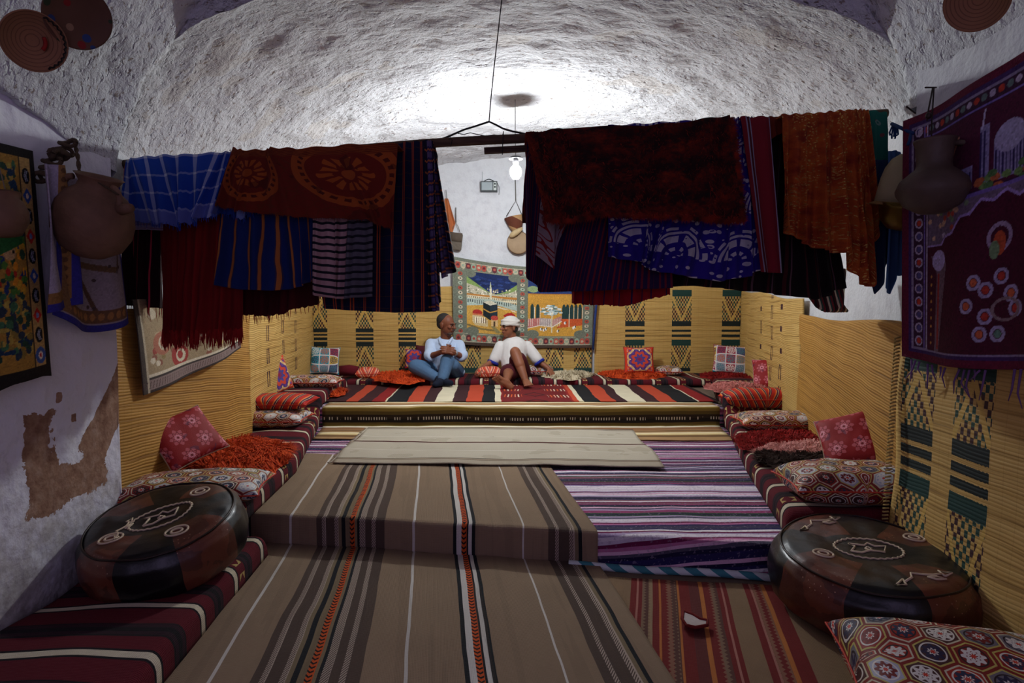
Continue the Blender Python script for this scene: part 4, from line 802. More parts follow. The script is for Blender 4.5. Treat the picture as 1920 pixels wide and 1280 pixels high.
def shag(o, n, L, mat, seed):
    rnd = np.random.RandomState(seed); me = o.data; V_ = np.zeros(len(me.vertices)*3); me.vertices.foreach_get('co', V_); V_ = V_.reshape(-1, 3); lo = np.array(wloc(o)); nu = 160; rows = len(V_)//nu; m = MB(); V_ = V_+lo
    for _ in range(n):
        k = rnd.rand()
        if k < .45: r, c = rows-1-int(rnd.rand()**2*4), rnd.randint(nu)
        elif k < .65: r, c = rnd.randint(18, rows), nu-1-int(rnd.rand()**2*4)
        else: r, c = rnd.randint(14, rows), rnd.randint(nu)
        p = Vector(V_[r*nu+c])+Vector((rnd.randn()*.004, 0, rnd.randn()*.004)); a = rnd.randn()*.6+(1.0 if .45 < k < .65 else 0); l = L*(.5+rnd.rand())
        q = p+Vector((math.sin(a)*l, -.006*rnd.rand(), -math.cos(a)*l)); s = Vector((math.cos(a), 0, math.sin(a)))*.0016
        i = len(m.v); m.v += [tuple(p-s), tuple(p+s), tuple(q)]; m.f.append([i, i+1, i+2])
    f = m.obj('shaggy_pile', mat, o, smooth=False); f['kind'] = 'stuff'
shag(th_o, 9000, .022, wool('rust_black_pile', '#1c0606', '#8a2008'), 3)
# bundle hanging beyond the pole at the right
bu = MB(); c0 = P(1552, 560, 2.95)
for k_ in range(9):
    a = k_/8; bu.tube([P(1508+k_*9, 505, 2.95), P(1512+k_*8, 540+6*math.sin(a*PI), 2.93), P(1535+k_*5, 572+9*math.sin(a*PI), 2.92), P(1548+k_*5, 583, 2.95)], [.018, .02, .018, .008], 8)
g = Gr('bundle_stripe'); x, y, z = g.xyz('Object'); bm = g.end(g.pal(((x*1.0+z*.25)*22).frac(), ['#3a0c12', '#b8a890', '#27433c', '#6a1a20', '#161012']), .85, h=g.weave(200), dist=.002)
tag(bu.obj('rolled_textile', bm), 'bundled striped cloth hanging low behind the gold shawl', 'cloth')
# blue garment on the right wall
def hang(name, label, cat, mat, top, bot, d, folds=3, amp=.03, ph=0, nu=60, nv=60, group=None, side=None, kind=None, zig=0, off=0.0, solid=.004):
    """cloth lying on a wall plane : d constant depth, or side = wall x"""
    ft, fb = interp(top, 0), interp(bot, 0); Uu = np.linspace(0, 1, nu); tx, ty = ft(Uu); bx, by = fb(Uu)
    G_ = (lambda a, b: PX(a, b, side)) if side else (lambda a, b: P(a, b, d))
    T = np.array([G_(a, b) for a, b in zip(tx, ty)]); B = np.array([G_(a, b) for a, b in zip(bx, by)]); rows = []
    for q in np.linspace(0, 1, nv):
        r = T+(B-T)*q; s = amp*(.5+.5*np.sin(2*PI*folds*Uu+ph+q))*min(1, q*1.5+.15)
        if side: r[:, 0] -= np.sign(side)*s
        else: r[:, 1] -= s
        rows.append(r)
    R = np.array(rows); wM = np.linalg.norm(T[-1]-T[0]); lM = np.mean(np.linalg.norm(B-T, axis=1)); U, W = np.meshgrid(Uu, np.linspace(0, 1, nv))
    o = mo(name, R.reshape(-1, 3), gfaces(nu, nv)[:, ::-1], mat, None, uv=np.stack([U*wM, W*lM], -1).reshape(-1, 2), solid=solid)
    return tag(o, label, cat, group)
hang('garment', 'slate blue garment hanging on the white wall beyond the right end of the pole', 'clothes', fab('slate_blue_cotton', f_blue), [(1664, 284), (1680, 282), (1692, 290)], [(1650, 540), (1668, 552), (1672, 500), (1676, 518), (1692, 515), (1704, 440)], 2.60, 3, .04, .5)
hang('garment', 'darker blue cloth strip with a pointed hem beside the slate blue garment', 'clothes', fab('dark_blue_cotton', lambda g, u, v: '#1c3358'), [(1640, 300), (1668, 300)], [(1630, 500), (1638, 552), (1656, 520), (1664, 470)], 2.66, 2, .03, .5)
# ------------------------------------------------------------------ painted (woven picture) textiles: colours per thread, computed here
class Cv:
    def __init__(s, w, h, bg): s.w, s.h = w, h; s.X, s.Y = np.meshgrid((np.arange(w)+.5)/w, (np.arange(h)+.5)/h); s.a = np.zeros((h, w, 4)); s.a[:] = C(bg)
    def put(s, m, c):
        s.a[m] = C(c) if isinstance(c, str) else c; return s
    def rect(s, x0, y0, x1, y1, c): return s.put((s.X >= x0) & (s.X < x1) & (s.Y >= y0) & (s.Y < y1), c)
    def ell(s, x, y, rx, ry, c, ring=None):
        q = ((s.X-x)/rx)**2+((s.Y-y)/ry)**2; m = q < 1
        if ring: m &= q > ring
        return s.put(m, c)
    def poly(s, pts, c):
        m = np.zeros_like(s.X, bool); n = len(pts)
        for i in range(n):
            x0, y0 = pts[i]; x1, y1 = pts[(i+1) % n]
            if y0 == y1: continue
            k = ((s.Y >= min(y0, y1)) & (s.Y < max(y0, y1))) & (s.X < x0+(s.Y-y0)*(x1-x0)/(y1-y0)); m ^= k
        return s.put(m, c)
    def line(s, pts, wd, c):
        for (x0, y0), (x1, y1) in zip(pts, pts[1:]):
            L = (x1-x0)**2+(y1-y0)**2+1e-12; t = np.clip(((s.X-x0)*(x1-x0)+(s.Y-y0)*(y1-y0))/L, 0, 1); s.put(np.hypot(s.X-x0-t*(x1-x0), s.Y-y0-t*(y1-y0)) < wd, c)
        return s
    def mott(s, amt, sc, seed=0):
        rs = np.random.RandomState(seed); n = rs.randn(s.h//sc+2, s.w//sc+2); yy = (s.Y*(s.h/sc)).astype(int); xx = (s.X*(s.w/sc)).astype(int); s.a[..., :3] *= np.clip(1+amt*n[yy, xx], .3, 1.9)[..., None]; return s
def picmat(name, rough=.85): g = Gr(name); return g.end(g.attr('Col'), rough, h=g.weave(160), dist=.002, wear=.1)
def pict(name, label, cat, cv, fn, solid=.005, mat=None, group=None):
    """fn(U right, W up) -> X,Y,Z"""
    Vx = fn(cv.X, cv.Y); R = np.stack(Vx, -1).reshape(-1, 3)
    o = mo(name, R, gfaces(cv.w, cv.h), mat or picmat(name+'_threads'), None, uv=np.stack([cv.X, cv.Y], -1).reshape(-1, 2), col=cv.a.reshape(-1, 4), solid=solid); return tag(o, label, cat, group)
def quadmap(bl, br, tr, tl):
    bl, br, tr, tl = [np.array(p) for p in (bl, br, tr, tl)]
    def fn(U, W):
        u, w_ = U[..., None], W[..., None]; Q = bl*(1-u)*(1-w_)+br*u*(1-w_)+tr*u*w_+tl*(1-u)*w_; return Q[..., 0], Q[..., 1], Q[..., 2]
    return fn
def border(cv, x0, y0, x1, y1, w, bg, cols, n):
    cv.rect(x0, y0, x1, y1, bg) if False else None
    for i in range(n):
        f = (i+.5)/n
        for (px, py, hor) in ((x0+(x1-x0)*f, y0+w/2, 1), (x0+(x1-x0)*f, y1-w/2, 1)):
            cv.ell(px, py, w*.28*.66, w*.42, cols[i % len(cols)]); cv.ell(px, py, w*.1, w*.16, cols[(i+2) % len(cols)])
# picture tapestry on the back wall
cv = Cv(380, 250, '#6d7263')
cv.rect(0, 0, 1, .035, '#4a3a30'); border(cv, .02, .035, .98, .965, .095, '', ['#a3483c', '#b3a98e', '#5f2c33', '#8fa08a', '#b05a4a'], 26)
for i in range(13):
    y = .16+i*.055
    for x in (.055, .495, .955): cv.ell(x, y, .016, .02, ['#a8483a', '#9fae9a', '#c0b49a'][i % 3]); cv.ell(x, y, .006, .008, '#3d4a44')
cv.line([(.02, .045), (.98, .045)], .004, '#b7ad95').line([(.02, .135), (.98, .135)], .004, '#a9a58c').line([(.02, .87), (.98, .87)], .004, '#a9a58c').line([(.02, .955), (.98, .955)], .004, '#b7ad95')
# left scene
cv.rect(.10, .15, .455, .86, '#c79a45'); cv.rect(.10, .55, .455, .86, '#1c2a55'); 
rs = np.random.RandomState(3)
for _ in range(60): x, y = rs.uniform(.12, .44), rs.uniform(.62, .84); cv.ell(x, y, .02, .012, ['#22346a', '#2e4278', '#18234a'][rs.randint(3)])
cv.poly([(.10, .55), (.10, .80), (.16, .74), (.24, .66), (.30, .62), (.38, .67), (.455, .76), (.455, .55)], '#7f9a55'); cv.poly([(.10, .55), (.10, .72), (.18, .69), (.26, .63), (.32, .62), (.38, .64), (.455, .69), (.455, .55)], '#bdb79f')
for _ in range(110): x, y = rs.uniform(.10, .45), rs.uniform(.56, .68); cv.rect(x, y, x+.008, y+.016, ['#8c8672', '#e2ddc8', '#a9a184', '#6e7a5a'][rs.randint(4)])
cv.rect(.10, .575, .455, .605, '#b57a35'); cv.poly([(.10, .55), (.455, .53), (.455, .57), (.28, .585), (.10, .585)], '#d9cfae')
for i in range(26): cv.rect(.105+i*.0135, .555, .111+i*.0135, .575, '#6f6a55')
cv.poly([(.10, .46), (.10, .55), (.28, .56), (.455, .52), (.455, .44), (.30, .50)], '#a9b8ac')
for i in range(22): cv.rect(.106+i*.016, .50+.01*math.sin(i), .112+i*.016, .535, '#3f4b4a')
for i in range(14): cv.line([(.28+i*.012, .49-.004*i), (.295+i*.012, .475-.004*i)], .002, '#e3e3d6')
cv.rect(.262, .555, .276, .69, '#d9d2b4'); cv.poly([(.262, .69), (.269, .775), (.276, .69)], '#b9c2a4'); cv.rect(.258, .62, .280, .63, '#efe9d2'); cv.rect(.260, .67, .278, .677, '#efe9d2')
cv.poly([(.215, .36), (.215, .52), (.265, .485), (.265, .31)], '#182226'); cv.poly([(.265, .31), (.265, .485), (.318, .51), (.318, .345)], '#24323c'); cv.poly([(.215, .52), (.268, .545), (.318, .51), (.265, .485)], '#cfc8b0'); cv.line([(.215, .44), (.265, .40), (.318, .43)], .006, '#b98c3e')
cv.poly([(.14, .37), (.20, .40), (.215, .33), (.25, .31), (.25, .23), (.16, .24), (.14, .28)], '#c9b487'); cv.ell(.175, .39, .035, .035, '#a52c26'); cv.rect(.14, .355, .215, .375, '#c9744a')
for i in range(5): cv.rect(.158+i*.016, .27, .166+i*.016, .34, '#efe6cc'); cv.rect(.167+i*.016, .27, .172+i*.016, .33, '#6a5030')
cv.rect(.275, .24, .32, .335, '#d3b07a'); cv.ell(.297, .34, .026, .03, '#b8453a'); cv.rect(.29, .24, .302, .30, '#4f3a28')
cv.poly([(.36, .38), (.41, .43), (.445, .39), (.44, .36), (.40, .33), (.36, .37)], '#a8281f'); cv.ell(.39, .43, .03, .02, '#d0a040')
cv.line([(.11, .24), (.2, .20), (.3, .19)], .01, '#7e6a3c'); cv.poly([(.27, .24), (.31, .16), (.35, .16), (.30, .24)], '#8d8153')
# right scene
cv.rect(.535, .15, .925, .86, '#c8963c'); cv.rect(.535, .66, .925, .86, '#24386a'); cv.ell(.57, .72, .04, .04, '#8ba070'); cv.rect(.535, .36, .925, .66, '#c4913a'); cv.rect(.535, .655, .925, .668, '#a9702c')
for x in (.565, .605, .79, .815, .845, .875, .905): cv.rect(x-.013, .35, x+.013, .48, '#223a38'); cv.ell(x, .48, .013, .06, '#223a38'); cv.rect(x+.015, .33, x+.019, .50, '#e3dcc4')
cv.rect(.775, .29, .925, .36, '#c2542a'); cv.poly([(.74, .25), (.79, .33), (.925, .34), (.925, .28), (.76, .25)], '#bf552a')
cv.poly([(.535, .24), (.535, .35), (.62, .37), (.62, .27)], '#b8706a'); cv.poly([(.62, .27), (.62, .37), (.71, .36), (.71, .26)], '#a99a98'); cv.poly([(.71, .26), (.71, .35), (.775, .40), (.775, .33)], '#b07a74')
for i in range(18): cv.line([(.54+i*.013, .27), (.54+i*.013, .36)], .0012, '#e6e0d0')
cv.line([(.535, .24), (.62, .275), (.71, .26), (.775, .33)], .004, '#e4dccb')
for _ in range(70): a, r = rs.uniform(0, 6.28), rs.uniform(0, 1); cv.ell(.70+.075*r*math.cos(a), .46+.065*r*math.sin(a), .013, .010, ['#c3d0cc', '#8fa8a8', '#e2e8e2', '#5f7a74'][rs.randint(4)])
cv.rect(.703, .19, .711, .44, '#d8cfae'); cv.rect(.826, .26, .832, .42, '#d8cfae')
for x, y in ((.63, .23), (.65, .22), (.665, .235), (.75, .21), (.86, .25), (.87, .26), (.80, .31)): cv.ell(x, y, .008, .018, '#e9e4d8'); cv.ell(x+.006, y+.005, .004, .014, '#26282c')
for x, y in ((.14, .17), (.44, .17), (.57, .17), (.91, .17), (.12, .84), (.44, .84)): cv.ell(x, y, .045, .05, '#6d7263')
cv.mott(.12, 2, 1)
yt = YB-.075
q = quadmap(P(850, 645, yt), P(1110, 652, yt), P(1115, 500, yt), P(848, 480, yt))
def tfn(U, W):
    X, Y, Z = q(U, W); sag = -.085*np.sin(np.pi*np.clip(U*1.05, 0, 1))*W**2*.5-.05*np.sin(np.pi*U)*W; return X, Y-.012*np.sin(U*16+W*3)-.01, Z+sag*.6-.02*np.sin(np.pi*U)*(1-W)
pt = pict('picture_tapestry', 'woven picture tapestry of a courtyard and arcades on the back wall between the men', 'tapestry', cv, tfn)
eb = plain('blue_edging', '#26386e'); MB().tube([Vector((1, 0, 0))*0+P(x, y, yt-.03) for x, y in ((1117, 502), (1119, 560), (1114, 620), (1112, 655))], .014, 6).obj('blue_edging', eb, pt)
# rose tapestry, left wall
cv = Cv(230, 120, '#a08c6c'); rs = np.random.RandomState(5)
for _ in range(60):
    x, y = rs.uniform(.05, .97), rs.uniform(.22, .98); s_ = rs.uniform(.02, .06); cv.ell(x, y, s_*.6, s_, ['#b8a684', '#8c5a48', '#c4b69c', '#8f7c50', '#a5664f', '#5c6450', '#cfc4ac', '#9c4a40'][rs.randint(8)])
for x, y, c in ((.18, .5, '#a86a54'), (.5, .55, '#c9bfae'), (.52, .55, '#9a5a50'), (.8, .6, '#b98a6c'), (.33, .3, '#9c3a34'), (.7, .4, '#c8b070')): cv.ell(x, y, .08, .13, c); cv.ell(x+.01, y, .045, .08, '#cabfa4'); cv.ell(x+.005, y+.01, .025, .05, c)
cv.rect(0, .17, 1, .20, '#d0c4ac'); cv.rect(0, .145, 1, .17, '#3c3430'); cv.rect(0, .03, 1, .145, '#8a7670'); cv.rect(0, .0, 1, .03, '#3a302c'); cv.rect(0, 0, .03, 1, '#4a4038'); cv.rect(.03, 0, .045, 1, '#b9ab90')
for i in range(46): cv.line([(i/46, .05), (i/46+.01, .12)], .003, '#5c4844')
cv.mott(.10, 1, 2)
xs_ = -1.715
q2 = quadmap(PX(268, 742, xs_), PX(455, 652, xs_-.01), PX(455, 560, xs_-.01), PX(243, 560, xs_))
pict('rose_tapestry', 'faded rose tapestry with grey fringe hanging over the left reed mat', 'tapestry', cv, lambda U, W: (q2(U, W)[0]+.012*np.sin(U*11+W*2), q2(U, W)[1], q2(U, W)[2]-.015*np.sin(U*3.1)*(1-W)))
# floral tapestry near left
cv = Cv(150, 330, '#16130f'); rs = np.random.RandomState(8)
cv.rect(.0, .07, .92, .96, '#94702c'); cv.rect(.0, .12, .84, .93, '#94702c')
for _ in range(420):
    x, y = rs.uniform(.5, .83), rs.uniform(.13, .92); c = (['#24422a', '#9a2418', '#b58a24', '#3f6a26', '#1b2e5a', '#c4801c'] if .40 < y < .62 else ['#1f3d2c', '#16304a', '#7c6a2c', '#23303e', '#356040', '#a08a3c'])[rs.randint(6)]; cv.ell(x, y, rs.uniform(.008, .03), rs.uniform(.006, .022), c)
cv.ell(.70, .56, .05, .03, '#a98a60'); cv.ell(.73, .565, .010, .008, '#20180f'); cv.poly([(.5,.60),(.82,.66),(.82,.60),(.5,.52)], '#1f5a2a')
cv.rect(.84, .07, .855, .96, '#3a2c18'); cv.rect(.855, .07, .955, .96, '#a8884e'); cv.rect(.955, 0, 1, 1, '#16130f'); cv.rect(0, .96, 1, 1, '#16130f'); cv.rect(0, 0, 1, .05, '#16130f')
for i in range(10):
    y = .12+i*.085; k = i % 4; c = ['#2c4a86', '#11110f', '#b0261a', '#11110f'][k]; q_ = .905
    if k in (0, 2): cv.poly([(q_-.045, y), (q_, y+.035), (q_+.045, y), (q_, y-.035)], c); cv.ell(q_, y, .015, .012, '#c8b8a0' if k == 0 else '#6f7faa')
    else: cv.ell(q_, y, .038, .034, c); cv.line([(q_, y-.02), (q_-.015, y), (q_, y+.02)], .004, '#8d92a0'); cv.line([(q_+.015, y-.02), (q_, y), (q_+.015, y+.02)], .004, '#8d92a0')
cv.ell(q_, .115, .05, .036, '#34508a'); cv.ell(q_, .115, .022, .018, '#d0c8b8'); cv.ell(q_, .115, .011, .010, '#b02424'); cv.mott(.12, 2, 3); cv.a[..., :3] *= 1.35
xa = -1.62
def lf(U, W):
    y0, y1 = 1.53, 2.03+.03*(1-W); z0, z1 = .88, 1.66; Y = y0+(y1-y0)*U; Z = z0-.03+(z1-z0)*W+.05*U; return xa+.012*np.sin(Y*14+W)+0*Z, Y, Z-.02*np.sin(U*6)*(W < .02)
pict('floral_tapestry', 'dark bordered yellow and green floral tapestry hanging at the far left edge', 'tapestry', cv, lf)
# towels beside it
cv = Cv(120, 190, '#8d8088'); rs = np.random.RandomState(9)
for x0, y0, x1, y1, wd, c in ((.75, .92, .3, .45, .02, '#5a4434'), (.3, .45, .8, .40, .02, '#6a5038'), (.8, .40, .95, .75, .02, '#5a4434'), (.35, .7, .8, .6, .015, '#6a5038'), (.4, .35, .6, .12, .02, '#5a4030')): cv.line([(x0, y0), (x1, y1)], wd, c)
for _ in range(40): cv.ell(rs.uniform(.1, .9), rs.uniform(.1, .9), .02, .012, ['#6a5a5c', '#a89aa4', '#4a3a38'][rs.randint(3)])
cv.rect(0, .06, 1, .14, '#6a4a30')
for i in range(12): cv.ell(.04+i*.085, .10, .03, .025, '#9a6a3a')
cv.rect(0, 0, 1, .05, '#2c2a7c'); cv.rect(0, 0, .05, 1, '#2c2a7c'); cv.rect(.96, 0, 1, 1, '#2c2a7c'); cv.rect(.05, .06, .14, 1, '#7a5a38'); cv.mott(.08, 2, 1)
xt = -1.605
q3 = quadmap(PX(92, 590, xt), PX(232, 606, xt), PX(226, 340, xt), PX(88, 330, xt))
pict('printed_cloth', 'grey printed cloth with blue edging behind the big clay pot', 'cloth', cv, lambda U, W: (q3(U, W)[0]+.02*np.sin(U*9+W*3)+.01, q3(U, W)[1], q3(U, W)[2]-.05*np.sin(np.pi*U)*(1-W)))
cv = Cv(70, 190, '#a097a4'); cv.rect(.55, 0, .8, 1, '#8a6434')
for i in range(16): cv.ell(.67, .03+i*.062, .07, .02, '#5c3f24'); 
cv.rect(.8, 0, 1, 1, '#2c2a80'); cv.rect(0, 0, 1, .06, '#2c2a80'); cv.rect(0, .06, .8, .13, '#8a6434'); cv.mott(.08, 2, 1)
q4 = quadmap(PX(82, 588, xt+.03), PX(146, 570, xt+.03), PX(116, 310, xt+.03), PX(80, 306, xt+.03))
pict('printed_cloth', 'narrow pale cloth with ochre and blue border beside the floral tapestry', 'cloth', cv, lambda U, W: (q4(U, W)[0]+.015*np.sin(U*7+W*3)+.01, q4(U, W)[1], q4(U, W)[2]))
# prayer rug near right
cv = Cv(260, 300, '#3c0820'); rs = np.random.RandomState(12); vio, gr, rd = '#5b4a86', '#8a7f92', '#8e2a1c'
cv.rect(0, 0, 1, 1, '#4a0a22'); cv.rect(.04, .03, .98, .97, '#2c1744'); cv.rect(.055, .045, .965, .955, '#6a6078'); cv.rect(.065, .055, .955, .945, '#2a1026')
for i in range(17):
    y = .08+i*.053; cv.ell(.095, y, .022, .02, gr, .45); cv.ell(.095, y, .012, .012, rd if i % 3 == 0 else '#3f3a66')
for i in range(26): cv.ell(.1+i*.034, .925, .013, .012, ['#8a7f92', '#8e2a1c', '#4a5a58'][i % 3]); 
cv.rect(.125, .055, .132, .945, vio); cv.rect(.14, .055, .145, .945, gr); cv.rect(.125, .895, .955, .90, vio)
cv.rect(.15, .62, .95, .89, '#3a0a24')
for x, y, w_, h_ in ((.22, .63, .05, .10), (.28, .63, .04, .14), (.33, .63, .10, .08), (.46, .63, .04, .20), (.52, .63, .14, .12), (.7, .63, .05, .2), (.78, .63, .16, .13)):
    cv.rect(x, y, x+w_, y+h_, '#6a6484')
    for k_ in range(int(w_/.014)): cv.rect(x+.003+k_*.014, y+.01, x+.009+k_*.014, y+h_-.02, '#241a44')
cv.ell(.58, .76, .06, .05, '#7f7a94'); cv.ell(.86, .77, .07, .05, '#7f7a94'); cv.poly([(.24, .72), (.34, .84), (.36, .83), (.28, .71)], '#8a5a48'); cv.line([(.47, .82), (.48, .88)], .004, '#8f88a2'); cv.line([(.72, .82), (.73, .885)], .004, '#8f88a2')
for _ in range(40): cv.ell(rs.uniform(.42, .95), rs.uniform(.61, .66), .02, .012, ['#3c5a32', '#55703c', '#8a4a2a'][rs.randint(3)])
cv.rect(.15, .60, .95, .612, '#5b4a86'); cv.rect(.15, .05, .95, .60, '#36081c'); cv.rect(.15, .46, .95, .60, '#55485a')
for _ in range(70): cv.ell(rs.uniform(.16, .94), rs.uniform(.47, .59), .012, .010, ['#8e3a2c', '#8a7f92', '#5a6a50', '#a0806a'][rs.randint(4)])
ar_ = [(.15, .46)]; 
for i in range(25): f = i/24; ar_.append((.25+.6*f, .46+.12*math.sin(PI*f)+.012*math.sin(f*38)))
ar_ += [(.95, .46), (.95, .05), (.15, .05)]; cv.poly(ar_, '#36081c'); cv.line(ar_[:-2], .005, '#7c6a9c')
cv.poly([(.17, .42), (.27, .43), (.29, .38), (.24, .05), (.205, .05), (.215, .35)], '#5a4854'); cv.rect(.222, .06, .240, .35, '#7a2420'); cv.ell(.23, .40, .05, .04, '#8a80a8')
for y in np.linspace(.08, .34, 9): cv.ell(.175, y, .006, .006, '#9a6a30')
cv.ell(.55, .44, .05, .05, '#7a6a80', .5); cv.ell(.55, .42, .025, .04, '#8a3a20'); cv.ell(.53, .40, .02, .03, '#5a7050')
for x, y in ((.45, .30), (.5, .27), (.56, .31), (.6, .25), (.42, .22), (.48, .12), (.55, .12), (.62, .2), (.5, .18)): cv.ell(x, y, .03, .028, '#7d7590', .35); cv.ell(x, y, .014, .014, ['#9a4a2c', '#4a6a5a', '#8a2a20'][int(x*100) % 3])
cv.ell(.58, .2, .06, .04, '#6a5a5c', .6); cv.mott(.14, 2, 4); cv.a[..., :3] *= 1.7
def pf(U, W):
    y0, y1 = 2.30+.04*W, 1.50; Y = y0+(y1-y0)*U; z0, z1 = .955, 1.875; Z = z0+(z1-z0)*W+.07*U*W-.015*np.sin(U*5); return 1.545-.014*np.sin(Y*16+1)*(1.2-W*.6)-.01+0*Z, Y, Z
pr_ = pict('prayer_rug', 'maroon and violet prayer rug with mosque towers hanging on the near right wall', 'rug', cv, pf)
m = MB()
for i in range(34):
    f = i/34; y = 2.29-.75*f
    if random.random() < .6: L = random.uniform(.04, .12); m.tube([(1.535, y, .955-.02*math.sin(f*5)), (1.53, y+random.uniform(-.02, .02), .955-L*.6), (1.532, y+random.uniform(-.03, .03), .955-L)], [.004, .003, .0012], 5)
m.obj('fringe', plain('violet_yarn', '#6a4a78'), pr_)['kind'] = 'stuff'
# ------------------------------------------------------------------ hanging things
clay = plain('dark_terracotta', '#6e503c', .7, wear=.7, wsc=9, bump=.006, bsc=25); clay2 = plain('blackened_clay', '#54443a', .55, wear=.6, bump=.004, bsc=25); rope = plain('hemp_rope', '#4c3d2c', .95, bump=.004, bsc=120)
def rope_line(mb, pts, r=.006):
    pts = [Vector(p) for p in pts]; out = []
    for a, b in zip(pts, pts[1:]):
        for k_ in range(8): out.append(a.lerp(b, k_/8))
    out.append(pts[-1])
    for s_ in (0, PI): mb.tube([p+Vector((math.cos(i*.9+s_), math.sin(i*.9+s_), 0))*r*.6 for i, p in enumerate(out)], r*.7, 5)
pc = P(176, 412, 2.12); t = thing('clay_pot', (pc.x, pc.y, pc.z-.14), 'big round clay pot with a broken spout hung by rope on the left wall', 'pot')
Mt = Matrix.Rotation(.28, 3, 'Y') @ Matrix.Rotation(.15, 3, 'X')
pp = [(.001, -.135), (.05, -.132), (.10, -.10), (.125, -.05), (.130, 0), (.120, .05), (.095, .09), (.066, .112), (.060, .13), (.072, .150), (.078, .155), (.070, .152), (.054, .13), (.058, .11), (.09, .08)]
o = MB().lathe([(r*(.98), z) for r, z in pp], 44, pc, Mt).obj('pot_body', clay, t); 
for s_ in (-1, 1): hd = MB(); hd.tube([pc+Mt @ Vector((s_*.066*math.cos(a)-s_*.0, -.02, .135-.0)) if False else pc+Mt @ Vector((s_*(.07+.035*math.sin(a)), -.03, .135-.06*(1-math.cos(a))*.9)) for a in np.linspace(0, PI*.9, 9)], .011, 8); hd.obj('handle', clay, t)
MB().tube([pc+Mt @ Vector(v) for v in ((.09, -.02, .06), (.125, -.03, .075), (.15, -.035, .085))], [.022, .018, .015], 10).obj('spout', clay, t)
rp = MB(); rope_line(rp, [P(150, 330, 2.1), P(145, 290, 2.15), P(140, 266, 2.22)]); rope_line(rp, [P(150, 330, 2.1), P(185, 342, 2.05), P(222, 365, 2.05)], .004); rp.obj('rope', rope, t)
ch = MB()
for k_ in range(9):
    f = k_/8; p = P(128-48*f, 268+62*f+8*math.sin(f*9), 2.16-.1*f); a = Matrix.Rotation(k_*1.3, 3, 'Z') @ Matrix.Rotation(.7, 3, 'X'); ch.tube([p+a @ Vector((.028*math.cos(b), .018*math.sin(b), .006*math.sin(b*2))) for b in np.linspace(0, 2*PI, 13)], .0075, 6, False)
chx = ch.obj('knotted_rope', rope); tag(chx, 'thick knotted dark rope slung between the tapestry corner and the pot', 'rope')
p2 = P(2, 400, 1.75); t = thing('clay_bowl', (p2.x, p2.y, p2.z-.07), 'small dark clay pot hanging at the left edge of the photo', 'pot')
MB().lathe([(.001, -.07), (.04, -.065), (.062, -.03), (.066, 0), (.058, .03), (.05, .04), (.056, .055), (.058, .057), (.048, .045), (.05, .03)], 36, p2, Matrix.Rotation(-.15, 3, 'Y')).obj('pot_body', clay, t)
MB().tube([p2+Vector((.02, 0, .05)), p2+Vector((-.02, .02, .16)), p2+Vector((-.025, .03, .19))], .0018, 5).obj('string', plain('pale_string', '#7a6a58'), t)
pj = P(1750, 338, 2.06); t = thing('clay_jug', (pj.x, pj.y, pj.z-.13), 'blackened clay jug hanging in front of the prayer rug on the right wall', 'jug')
MB().lathe([(.001, -.115), (.04, -.112), (.085, -.085), (.110, -.045), (.112, -.03), (.10, .0), (.07, .028), (.055, .04), (.052, .055), (.054, .085), (.056, .115), (.062, .13), (.064, .137), (.056, .135), (.048, .115), (.045, .05)], 44, pj+Vector((0, 0, 0))).obj('jug_body', clay2, t)
MB().tube([pj+Vector(v) for v in ((.045, -.03, .12), (.075, -.05, .115), (.09, -.06, .08), (.085, -.055, .03), (.075, -.045, .015))], .010, 8).obj('handle', clay2, t)
MB().tube([P(1746, 266, 2.06), P(1747, 225, 2.12), P(1751, 164, 2.2)], .0028, 5).obj('hanging_cord', plain('dark_cord', '#2c221c'), t)
MB().tube([P(1738, 226, 2.1), P(1741, 205, 2.12), P(1749, 164, 2.2)], .0028, 5).obj('second_cord', plain('dark_cord', '#2c221c'), t); MB().ell(P(1741, 217, 2.1), (.010, .010, .012)).obj('bead', plain('dark_wood_bead', '#2a1c16', .5), t)
na = MB().tube([P(1735, 164, 2.14), P(1755, 164, 2.3)], .003, 6).obj('iron_nail', plain('rusty_iron', '#2c1c16')); tag(na, 'rusty iron nail carrying the cord of the jug, right wall', 'nail')
na = MB().tube([P(1700, 200, 2.24), P(1716, 212, 2.36)], .003, 6).obj('iron_nail', D.materials['rusty_iron']); tag(na, 'bent iron nail in the whitewash left of the jug cord', 'nail')
bs = MB(); bs.tube([P(1672, 232, 2.42), P(1690, 240, 2.36), P(1712, 250, 2.28)], .007, 6); 
for k_ in range(5): bs.tube([P(1674+k_*2, 234, 2.42), P(1668+k_*4, 248+k_ % 3*4, 2.41), P(1669+k_*3, 254+k_ % 2*6, 2.41)], .0035, 5)
bs.tube([P(1708, 250, 2.29), P(1706, 262, 2.28), P(1702, 272, 2.28)], .006, 5)
tag(bs.obj('knotted_rag', plain('blue_rag', '#1f3a66')), 'blue knotted rag tying the corner of the prayer rug', 'rag')
